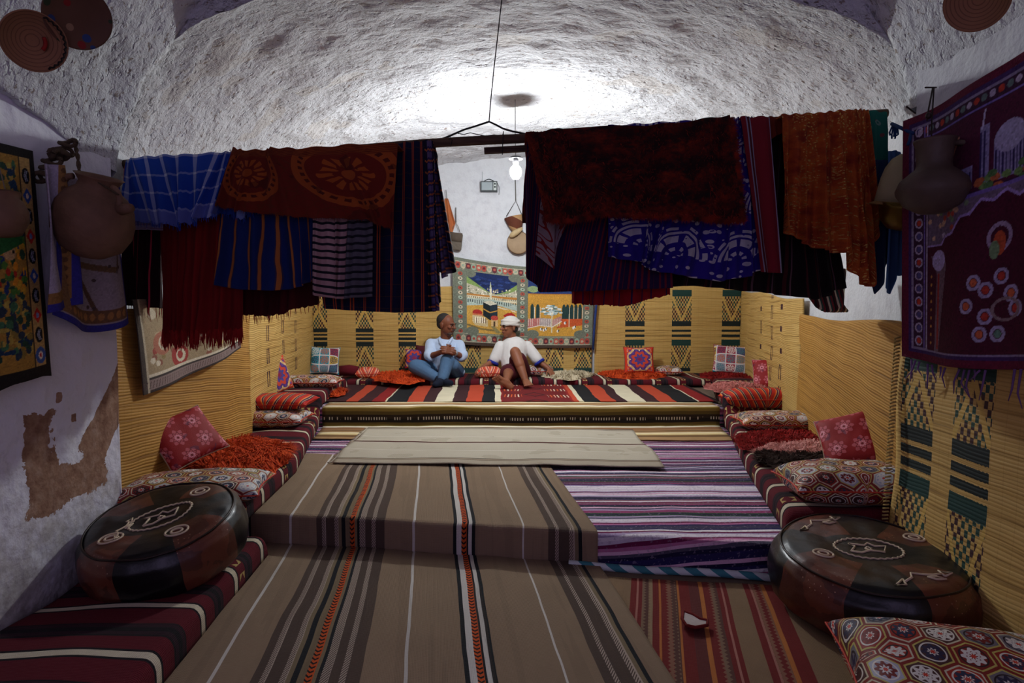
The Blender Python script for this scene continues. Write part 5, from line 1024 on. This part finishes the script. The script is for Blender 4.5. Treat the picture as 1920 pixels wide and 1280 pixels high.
# basket and brass bowl on the white pillar
hb = P(1690, 345, 2.50); t = thing('straw_hat', (hb.x, hb.y, hb.z-.1), 'pale domed basket hat hanging on the white pillar beside the teal cloth', 'hat')
Mh = Matrix.Rotation(.08, 3, 'Y') @ Matrix.Rotation(.2, 3, 'X')
straw_p = plain('pale_felt', '#a59a76', .8, wear=.2, bump=.004, bsc=30)
MB().lathe([(.001, .125), (.03, .118), (.055, .098), (.072, .062), (.080, .02), (.083, -.03), (.085, -.08), (.080, -.08), (.076, -.0), (.066, .06), (.04, .10), (.001, .115)], 36, hb, Mh).obj('crown', straw_p, t)
MB().lathe([(.082, -.075), (.10, -.083), (.099, -.09), (.080, -.082)], 36, hb, Mh).obj('brim', plain('tan_brim', '#8a6a3c', .8), t)
bb = P(1690, 408, 2.48); t = thing('brass_bowl', (bb.x, bb.y, bb.z-.05), 'brass bowl hanging under the pale basket hat', 'bowl')
g = Gr('aged_brass'); br_ = g.end('#6a5424', .35, .9, h=g.noise(g.coord('Object'), 20), dist=.003)
MB().lathe([(.001, -.055), (.04, -.05), (.075, -.02), (.092, .03), (.095, .05), (.09, .05), (.085, .03), (.07, -.015), (.001, -.045)], 36, bb, Matrix.Rotation(.15, 3, 'Y') @ Matrix.Rotation(.2, 3, 'X')).obj('bowl_body', br_, t)
MB().tube([bb+Vector((-.08, -.05, .05)), bb+Vector((-.05, -.07, .02)), bb+Vector((.06, -.07, .045))], .003, 5).obj('wire', br_, t)
# woven plates top left, and one top right
def plate(label, c, R, mat, normal, rim=None, marks=None):
    t = thing('woven_plate', c, label, 'plate'); n = Vector(normal).normalized(); M = n.to_track_quat('Z', 'Y').to_matrix()
    MB().lathe([(.001, .012), (R*.35, .010), (R*.7, .016), (R*.95, .028), (R, .030), (R*1.0, .024), (R*.7, .004), (.001, 0)], 48, (0, 0, 0), M).obj('dish', mat, t, local=True)
    if rim:
        m = MB(); m.tube([M @ Vector((R*(.93-.06*(i % 2))*math.cos(a), R*(.93-.06*(i % 2))*math.sin(a), .030)) for i, a in enumerate(np.linspace(-1.0, 1.4, 26))], .003, 5); m.obj('zigzag_trim', rim, t, local=True)
    if marks:
        for a0, a1, rr, cc in marks: MB().tube([M @ Vector((R*rr*math.cos(a), R*rr*math.sin(a), .020)) for a in np.linspace(a0, a1, 10)], .006, 5).obj('painted_mark', cc, t, local=True)
    return t
g = Gr('coiled_palm'); x, y, z = g.xyz('Object'); r_ = (x*x+y*y+z*z).sqrt(); pm = g.end(g.mix((r_*90).frac() > .8, '#8a6044', '#6e4a34'), .85, h=(r_*90).frac(), dist=.003)
g = Gr('painted_gourd'); vv = g.vor(g.coord('Object'), 24, 'F1'); hh = g.hash(g.vor(g.coord('Object'), 24, 'F1', 1), 0.0); pm2 = g.end(g.mix(vv < .30, '#5a3c2c', g.pal(hh, ['#7a1c18', '#243a6a', '#2c3a24', '#5c3c28', '#8a6a50'])), .7)
c1 = P(58, 74, 1.86); plate('coiled palm plate with a red mark and black zigzag edge, top left', c1, .088, pm, (.75, -.48, -.45), plain('black_stitch', '#1c1410'), [(-.6, .7, .35, plain('red_paint', '#8a2018'))])
c2 = P(140, 28, 1.92); plate('dark painted plate with red and blue spots in the top left corner', c2, .096, pm2, (.72, -.45, -.5))
c3 = P(1838, -4, 1.92); plate('brown woven plate cut off by the top right edge of the photo', c3, .092, pm, (-.72, -.4, -.55))
# ------------------------------------------------------------------ back wall things
yw = YB-.03
rc = P(917, 350, yw-.03); t = thing('radio', (rc.x, rc.y, rc.z-.06), 'old portable radio hanging high on the white back wall', 'radio')
dg = plain('dark_grey_plastic', '#33393a', .5); lg = plain('silver_grille', '#8f999c', .5)
MB().box(rc, (.19, .06, .115)).obj('case', dg, t, smooth=False); MB().box(rc+Vector((-.022, -.033, 0)), (.125, .008, .09)).obj('speaker_grille', lg, t, smooth=False); MB().box(rc+Vector((.068, -.033, 0)), (.034, .008, .09)).obj('tuning_panel', plain('cream_panel', '#b9c0bd'), t, smooth=False)
for zz_ in (.025, -.01): MB().tube([rc+Vector((.068, -.036, zz_)), rc+Vector((.068, -.046, zz_))], .010, 12).obj('dial', dg, t)
MB().tube([rc+Vector((-.06+.12*k_/8-.0, 0, .057+.028*math.sin(PI*k_/8))) for k_ in range(9)], .005, 6).obj('handle', dg, t); MB().tube([rc+Vector((-.075, .01, .055)), rc+Vector((-.075, .01, .17))], .002, 5).obj('antenna', lg, t)
MB().tube([rc+Vector((.095, 0, .04)), rc+Vector((.115, 0, 0)), rc+Vector((.118, 0, -.06)), rc+Vector((.112, 0, -.09))], .002, 5).obj('strap', dg, t)
pb = P(855, 453, yw-.03); t = thing('leather_bag', (pb.x, pb.y, pb.z-.11), 'small grey box bag hanging by a cord left of the picture tapestry', 'bag'); bgm = plain('worn_grey_leather', '#5f564b', .8, bump=.004, bsc=40)
Rb = Matrix.Rotation(.12, 3, 'Y'); bx_ = MB().box(pb, (.14, .06, .20), M=Rb).obj('bag_body', bgm, t); bv = bx_.modifiers.new('round', 'BEVEL'); bv.width = .02; bv.segments = 3
fl_ = MB().box(pb+Vector((0, -.034, .05)), (.145, .01, .10), M=Rb).obj('flap', plain('bag_flap', '#54493e', .8), t)
MB().tube([pb+Vector(v) for v in ((-.055, 0, .10), (-.03, 0, .17), (0, .01, .22), (.03, 0, .16), (.05, 0, .09))], .004, 5).obj('strap', bgm, t); MB().tube([pb+Vector((0, .01, .22)), pb+Vector((0, .01, .39))], .005, 5).obj('hanging_cord', plain('grey_cord', '#5c5a54'), t)
oc = hang('hanging_cloth', 'orange cloth hanging from a nail beside the madras check cloth', 'cloth', fab('salmon_cotton', lambda g, u, v: '#b8693c'), [(834, 372), (840, 372)], [(828, 440), (846, 445), (854, 418)], yw-.02, 2, .03, 0, 30, 40)
MB().tube([P(838, 374, yw-.03), P(836, 356, yw-.02)], .004, 5).obj('hanging_cord', D.materials['grey_cord'], oc)
bk = P(966, 418, yw-.05); t = thing('woven_basket', (bk.x, bk.y, bk.z-.08), 'cone shaped patterned basket hanging by cords under the bulb', 'basket')
g = Gr('patterned_palm'); x, y, z = g.xyz('Object'); bp = g.end(g.mix(((z*22+x*9).sin()) > .35, '#a58058', '#5c3020'), .85, h=g.weave(60), dist=.004)
MB().lathe([(.115, .07), (.10, .03), (.08, -.03), (.05, -.09), (.02, -.10), (.001, -.10)], 28, bk, Matrix.Rotation(-.2, 3, 'Y')).obj('basket_cone', bp, t)
MB().tube([bk+Vector((-.10, 0, .08)), P(967, 376, yw-.05), bk+Vector((.10, 0, .04))], .005, 5).obj('shoulder_cord', D.materials['grey_cord'], t); MB().tube([P(967, 376, yw-.05), P(966, 335, yw-.03)], .006, 5).obj('hanging_cord', D.materials['grey_cord'], t)
tb = P(972, 455, yw-.03); t = thing('frame_drum', (tb.x, tb.y, tb.z-.12), 'round skin frame drum hanging below the cone basket', 'drum'); Md = Vector((0, -1, .05)).to_track_quat('Z', 'Y').to_matrix()
MB().lathe([(.001, .02), (.12, .02), (.125, .015)], 36, tb, Md).obj('drum_skin', plain('stretched_skin', '#9c8468', .7, wear=.3), t); MB().lathe([(.125, .018), (.132, .018), (.132, -.02), (.125, -.02)], 36, tb, Md).obj('hoop', plain('bent_wood_hoop', '#6a4c30', .7), t)
gd = P(968, 436, yw-.10); t = MB().tube([gd+Vector(v) for v in ((-.075, 0, -.045), (-.05, 0, -.03), (-.01, 0, -.002), (.04, 0, .03), (.07, 0, .055))], [.012, .030, .036, .026, .012], 14).obj('dried_gourd', plain('pale_gourd', '#b39c74', .6, wear=.35, wsc=14)); tag(t, 'long pale gourd hanging in front of the frame drum', 'gourd')
# ------------------------------------------------------------------ the two men
def skinmat(name, base, dk):
    g = Gr(name); n = g.noise(g.coord('Object'), 12, 3.0); m = g.end(g.mix(n*.5, base, dk), .5, h=g.noise(g.coord('Object'), 150, 2.0), dist=.0008, wear=.06); g.b.inputs['Subsurface Weight'].default_value = .08; g.b.inputs['Subsurface Radius'].default_value = (.02, .008, .004); return m
def head(mb, c, yaw, pitch, s=1.0, roll=0.0):
    """yaw 0 faces the camera (-y); positive turns to +x. returns transform"""
    M = Matrix.Rotation(yaw, 3, 'Z') @ Matrix.Rotation(pitch, 3, 'X') @ Matrix.Rotation(roll, 3, 'Y'); c = Vector(c)
    T = lambda v: c+M @ (Vector(v)*s)
    E = lambda v, r, q=None: mb.ell(T(v), [a*s for a in r], M if q is None else M @ q, 20, 14)
    E((0, .012, .030), (.073, .090, .082)); E((0, -.020, -.030), (.056, .066, .075)); mb.cap(T((0, -.055, -.080)), T((0, -.050, -.085)), .025*s, .025*s)
    E((0, -.083, .022), (.044, .014, .012)); mb.cap(T((0, -.088, .012)), T((0, -.108, -.020)), .009*s, .014*s); E((.011, -.098, -.022), (.010, .012, .008)); E((-.011, -.098, -.022), (.010, .012, .008))
    for x in (-1, 1): E((x*.040, -.066, -.015), (.020, .022, .018)); E((x*.074, .012, -.008), (.010, .020, .032), Matrix.Rotation(x*.35, 3, 'Z'))
    E((0, -.086, -.048), (.024, .010, .007)); E((0, -.083, -.060), (.021, .010, .008))
    return T, M
def facebits(T, M, s, skin, root, hair_col, moust=True):
    ew = plain('eye_white', '#9f958c', .3, wear=0) if 'eye_white' not in D.materials else D.materials['eye_white']; ed = D.materials.get('eye_dark') or plain('eye_dark', '#120b08', .3, wear=0)
    for x in (-1, 1):
        e = MB().ell(T((x*.031, -.0775, .004)), (.009*s, .006*s, .0045*s), M).obj('eye', ew, root); MB().ell(T((x*.031, -.0845, .004)), (.0055*s, .003*s, .0055*s), M).obj('iris', ed, e)
        MB().tube([T((x*.014, -.097, .020)), T((x*.032, -.096, .027)), T((x*.050, -.084, .020))], [.004, .005, .003], 6).obj('eyebrow', hair_col, root)
    MB().tube([T((-.022, -.089, -.054)), T((0, -.097, -.053)), T((.022, -.089, -.054))], [.002, .004, .002], 6).obj('lips', D.materials.get('lip') or plain('lip', '#6a3530', .5), root)
def hand(mb, w, d, up, s=1.0, curl=.6, side=1, spread=.09):
    """palm from wrist w along d; up = back-of-hand normal"""
    w = Vector(w); d = Vector(d).normalized(); up = Vector(up); up = (up-d*up.dot(d)).normalized(); r = d.cross(up)*side
    for k in range(4): mb.cap(w+d*.01*s+r*(k-1.5)*.014*s, w+d*.085*s+r*(k-1.5)*.020*s, .016*s, .0125*s, 10)
    for k, L in enumerate((.070, .080, .075, .058)):
        b = w+d*.088*s+r*(k-1.5)*.0205*s; dr = (d+r*(k-1.5)*spread).normalized()
        p1 = b+(dr*math.cos(curl*.5)-up*math.sin(curl*.5))*L*.45*s; p2 = p1+(dr*math.cos(curl*1.3)-up*math.sin(curl*1.3))*L*.32*s; p3 = p2+(dr*math.cos(curl*2)-up*math.sin(curl*2))*L*.25*s
        mb.cap(b, p1, .0098*s, .009*s, 8); mb.cap(p1, p2, .009*s, .008*s, 8); mb.cap(p2, p3, .008*s, .007*s, 8)
    b = w+d*.025*s-r*.030*s; p1 = b+(d*.7-r*.7-up*.2).normalized()*.045*s; p2 = p1+(d*.9-r*.2-up*.3).normalized()*.035*s; mb.cap(b, p1, .013*s, .011*s, 8); mb.cap(p1, p2, .011*s, .0085*s, 8)
def foot(mb, ank, heel, toe, s=1.0, toes=True, side=1):
    ank, heel, toe = Vector(ank), Vector(heel), Vector(toe); d = (toe-heel).normalized(); u = (ank-heel); u = (u-d*u.dot(d)).normalized(); r = d.cross(u)*side
    mb.cap(ank, heel+u*.02, .034*s, .034*s); mb.cap(heel+u*.005, heel.lerp(toe, .55)+r*.004, .031*s, .030*s)
    for k in range(3): mb.cap(heel.lerp(toe, .3)+r*(k-1)*.012+u*.012, heel.lerp(toe, .78)+r*(k-1)*.026*s, .028*s, .019*s)
    if toes:
        for k, (L, q) in enumerate(((.050, .0150), (.046, .0105), (.040, .0098), (.033, .0092), (.026, .0085))):
            b = heel.lerp(toe, .76)+r*(-.034+k*.0175)*s; mb.cap(b, b+d*L*s+r*(k-2)*.002, q*s, q*s*.9, 8)
G_ = lambda v: Vector(v)
# ---- man in the blue shirt (left), cross legged with hands clasped, looking to the right
sk1 = skinmat('brown_skin', '#7d4a33', '#603523'); hr = plain('greying_black_hair', '#2a2725', .8, wear=.4, wsc=60, bump=.004, bsc=200)
base = P(828, 702, 6.42); man = thing('person', (base.x, base.y, .40), 'seated man in a pale blue shirt and jeans with clasped hands, looking right', 'person')
Pp = lambda a, b, d: P(a, b, d)
sL, sR = Pp(808, 645, 6.42), Pp(861, 647, 6.46); pel = Pp(830, 694, 6.50); chest = Pp(834, 656, 6.44); bel = Pp(832, 676, 6.48); nk = Pp(836, 632, 6.41); hc = Pp(837, 609, 6.37)
eL, eR = Pp(806, 668, 6.28), Pp(866, 668, 6.30); wL, wR = Pp(829, 659, 6.12), Pp(851, 661, 6.13)
b = MB(); T1, M1 = head(b, hc, 1.12, .12, 1.04); b.cap(hc+Vector((-.01, .02, -.06)), nk+Vector((0, .01, -.03)), .055, .060); b.cap(chest, bel, .13, .12); b.cap(bel, pel, .12, .13); b.cap(nk+Vector((0, .01, -.09)), sL, .042, .040); b.cap(nk+Vector((0, .01, -.09)), sR, .042, .040)
b.cap(sL, eL, .042, .036); b.cap(eL, wL, .036, .025); b.cap(sR, eR, .042, .036); b.cap(eR, wR, .036, .025)
hcen = Pp(839, 656, 6.06)
hand(b, wL, hcen-wL+Vector((.02, 0, .0)), (-.1, -.8, .5), 1.0, .55, 1, .05); hand(b, wR, hcen-wR+Vector((-.03, .0, .01)), (.1, -.8, .4), 1.0, .6, -1, .05)
kL, kR = Pp(781, 687, 6.20), Pp(839, 676, 6.14); aL, aR = Pp(822, 711, 6.05), Pp(829, 713, 6.02); hL, hR = Pp(818, 697, 6.48), Pp(850, 697, 6.46)
b.cap(hL, kL, .075, .055); b.cap(kL, aL, .05, .038); b.cap(hR, kR, .075, .055); b.cap(kR, aR, .05, .038)
b.obj('body', sk1, man, voxel=.0055, sm=2)
facebits(T1, M1, 1.04, sk1, man, hr)
h = MB(); h.ell(T1((0, .034, .046)), (.077, .086, .079), M1, 24, 16); h.ell(T1((0, .055, .005)), (.068, .056, .062), M1, 20, 14)
h.obj('hair', hr, man, voxel=.006, sm=2)
st = plain('grey_stubble', '#4a3a33', .9, wear=.3, wsc=80)
MB().ell(T1((0, -.052, -.083)), (.036, .034, .022), M1).obj('stubble', st, man); MB().tube([T1((-.026, -.088, -.046)), T1((0, -.103, -.040)), T1((.026, -.088, -.046))], [.004, .007, .004], 6).obj('moustache', st, man)
sh = plain('pale_blue_cotton', '#b4c4dc', .85, wear=.08, wsc=12, bump=.004, bsc=22)
s = MB(); s.ell(chest+Vector((0, .01, .0)), (.160, .118, .155)); s.cap(chest, bel, .150, .150); s.cap(bel, pel+Vector((0, 0, .03)), .150, .155); s.cap(nk+Vector((0, .01, -.075)), sL+Vector((.02, 0, 0)), .062, .060); s.cap(nk+Vector((0, .01, -.075)), sR-Vector((.02, 0, 0)), .062, .060)
s.cap(sL, sL.lerp(eL, .85), .064, .060); s.cap(sR, sR.lerp(eR, .85), .064, .060); s.cap(sL.lerp(eL, .8), eL+Vector((-.005, 0, .015)), .068, .064); s.cap(sR.lerp(eR, .8), eR+Vector((.005, 0, .015)), .068, .064)
s.ell(Pp(862, 697, 6.44), (.06, .07, .05))
so = s.obj('shirt', sh, man, voxel=.007, sm=3)
cc = MB(); 
for sg in (-1, 1): cc.tube([nk+Vector((sg*.064, .03, -.002)), nk+Vector((sg*.066, -.04, -.018)), nk+Vector((sg*.045, -.095, -.055)), nk+Vector((sg*.018, -.125, -.095))], [.014, .016, .019, .009], 8)
cc.tube([nk+Vector((-.062, .03, -.025)), nk+Vector((0, .07, -.02)), nk+Vector((.062, .03, -.025))], .012, 8); cc.obj('collar', sh, so, voxel=.004)
for e_, w_ in ((eL, wL), (eR, wR)): d_ = (w_-e_).normalized(); MB().tube([e_+d_*.005, e_+d_*.03, e_+d_*.05], [.062, .060, .052], 16).obj('sleeve_cuff', sh, man)
dw = (wR-eR).normalized(); MB().tube([wR-dw*.035, wR-dw*.012], .031, 18).obj('wristwatch', plain('steel_watch', '#a8adb2', .3, .9), man)
jn = plain('washed_denim', '#4c6a8a', .85, wear=.25, wsc=9, bump=.003, bsc=40)
j = MB(); j.cap(hL, kL, .098, .080); j.cap(kL+Vector((-.01, -.01, .0)), kL.lerp(aL, .8), .078, .062); j.cap(hR, kR, .098, .078); j.cap(kR, kR.lerp(aR, .88), .074, .056); j.ell(pel+Vector((0, 0, -.01)), (.17, .15, .10)); j.cap(hR+Vector((.03, 0, 0)), kR+Vector((.05, .05, -.05)), .10, .07)
j.obj('jeans', jn, man, voxel=.007, sm=3)
sk = plain('dark_navy_sock', '#11192b', .9)
for a_, t_ in ((aL, Pp(845, 718, 5.98)), (aR, Pp(816, 724, 5.93))):
    f_ = MB(); t_ = Vector((t_.x, t_.y, max(t_.z, .36))); hl = Vector((a_.x, a_.y+.01, .375)); f_.cap(a_, hl+Vector((0, 0, .01)), .046, .040); f_.cap(hl, t_, .040, .032); f_.cap(hl.lerp(t_, .5)+Vector((0, 0, .012)), t_, .042, .026); f_.obj('sock', sk, man, voxel=.006, sm=2)
# ---- man in white (right): turban, knee up, looking left
sk2 = skinmat('tanned_skin', '#8f5a40', '#74432c')
base = P(966, 702, 6.4); man = thing('person', (base.x, base.y, .40), 'seated barefoot man in a white turban and football shirt, one knee up, looking left', 'person')
sL, sR = Pp(938, 649, 6.52), Pp(989, 649, 6.54); nk = Pp(961, 634, 6.54); hc = Pp(955, 613, 6.50); chest = Pp(964, 656, 6.52); bel = Pp(963, 677, 6.48); pel = Pp(966, 697, 6.44)
eL, eR = Pp(926, 676, 6.48), Pp(1009, 676, 6.50); wL, wR = Pp(906, 688, 6.36), Pp(1030, 692, 6.42)
kR, aR = Pp(966, 660, 6.16), Pp(985, 713, 6.02); hR, hL = Pp(978, 697, 6.42), Pp(955, 698, 6.42); kL, aL = Pp(953, 700, 6.10), Pp(950, 716, 5.86)
b = MB(); T2, M2 = head(b, hc, -1.0, .02, 1.0); b.cap(hc+Vector((.015, .02, -.06)), nk+Vector((0, .01, -.03)), .052, .058); b.cap(chest, bel, .12, .12); b.cap(bel, pel, .12, .13); b.cap(nk+Vector((0, .01, -.09)), sL, .042, .040); b.cap(nk+Vector((0, .01, -.09)), sR, .042, .040)
b.cap(sL, eL, .042, .037); b.cap(eL, wL, .036, .024); b.cap(sR, eR, .042, .037); b.cap(eR, wR, .036, .024)
hand(b, wL, (-.45, -.75, -.35), (-.2, -.3, .9), .95, .5, 1); hand(b, wR, (.35, -.7, -.6), (.3, -.3, .9), .95, .55, -1)
b.cap(hR, kR, .080, .058); b.cap(kR, kR.lerp(aR, .45), .055, .054); b.cap(kR.lerp(aR, .45)+Vector((0, .01, 0)), aR, .054, .034)
b.cap(hL, kL, .080, .058); b.cap(kL, aL+Vector((.0, .03, .02)), .055, .034)
foot(b, aR, Vector((aR.x, aR.y+.03, .375)), Vector((aR.x+.03, aR.y-.19, .362)), .95, True, 1)
hl = Pp(953, 729, 5.84); hl.z = max(hl.z, .36); foot(b, aL, Pp(957, 727, 5.83), Pp(929, 706, 5.80), 1.0, True, -1)
b.obj('body', sk2, man, voxel=.0055, sm=2); facebits(T2, M2, 1.0, sk2, man, hr)
MB().ell(T2((0, .05, -.02)), (.066, .045, .05), M2, 20, 14).obj('hair', hr, man)
tu = plain('white_turban_cotton', '#cfcac2', .9, wear=.06, bump=.004, bsc=30)
h = MB(); h.ell(T2((0, .018, .058)), (.085, .096, .068), M2, 28, 18)
for k_, (z_, tl_, r_) in enumerate(((.030, .10, .018), (.048, -.16, .018), (.064, .06, .016), (.040, .28, .015))):
    h.tube([T2((math.sin(a)*.082, .014-math.cos(a)*.094, z_+tl_*math.cos(a)*.13)) for a in np.linspace(0, 2*PI, 26)], r_, 8, False)
h.cap(T2((.02, .10, .02)), T2((.03, .105, -.03)), .03, .018); h.obj('turban', tu, man, voxel=.005, sm=2)
ws = plain('white_jersey', '#d9d6d2', .85, wear=.06, wsc=12, bump=.005, bsc=18); bl = plain('royal_blue_trim', '#1c2a8c', .8)
s = MB(); s.ell(chest+Vector((0, 0, .01)), (.160, .112, .145)); s.cap(chest, bel, .142, .145); s.cap(bel, pel+Vector((0, 0, .05)), .145, .145); s.cap(nk+Vector((0, .01, -.075)), sL+Vector((.02, 0, 0)), .060, .058); s.cap(nk+Vector((0, .01, -.075)), sR-Vector((.02, 0, 0)), .060, .058)
s.cap(sL, sL.lerp(eL, .88), .062, .064); s.cap(sR, sR.lerp(eR, .88), .062, .064); so = s.obj('football_shirt', ws, man, voxel=.007, sm=3)
for a_, e_ in ((sL, eL), (sR, eR)): d_ = (e_-a_).normalized(); L_ = (e_-a_).length; MB().tube([a_+d_*(L_*.88+.035), a_+d_*(L_*.88+.062)], .066, 22).obj('blue_cuff', bl, so)
MB().tube([nk+Vector((.062, .03, -.015)), nk+Vector((.05, -.04, -.035)), nk+Vector((.0, -.085, -.09)), nk+Vector((-.05, -.04, -.035)), nk+Vector((-.062, .03, -.015)), nk+Vector((0, .07, -.01)), nk+Vector((.062, .03, -.015))], .008, 6, False).obj('blue_collar', bl, so)
sh2 = plain('maroon_shorts_cloth', '#4a0f1a', .8, wear=.15, bump=.003, bsc=25)
j = MB(); j.ell(pel+Vector((0, 0, .0)), (.165, .15, .105)); j.cap(hR, hR.lerp(kR, .58), .105, .098); j.cap(hL, hL.lerp(kL, .80), .105, .092); j.obj('shorts', sh2, man, voxel=.007, sm=3)
# ------------------------------------------------------------------ groups of like things
GR = {'textile': 'textiles hung over the wooden pole', 'reed_mat': 'reed mats lining the walls', 'sheepskin': 'sheepskins on the benches', 'floor_mattress': 'low kilim covered mattresses',
      'leather_pouf': 'leather poufs', 'woven_plate': 'plates hung near the ceiling', 'iron_nail': 'nails in the right wall', 'kilim_rug': 'flat rugs on the floor', 'printed_cloth': 'printed cloths on the left wall', 'person': 'men seated against the back wall'}
for o in list(D.objects):
    if o.parent or 'label' not in o: continue
    b_ = o.name.split('.')[0]
    if b_ == 'cushion': o['group'] = ('hexagon print cushions' if 'hexagon' in o['label'] else 'rose print cushions' if 'rose print' in o['label'] else 'patchwork cushions' if 'patchwork' in o['label'] else 'striped cushions' if 'striped' in o['label'] else 'red and maroon cushions')
    elif b_ in GR: o['group'] = GR[b_]
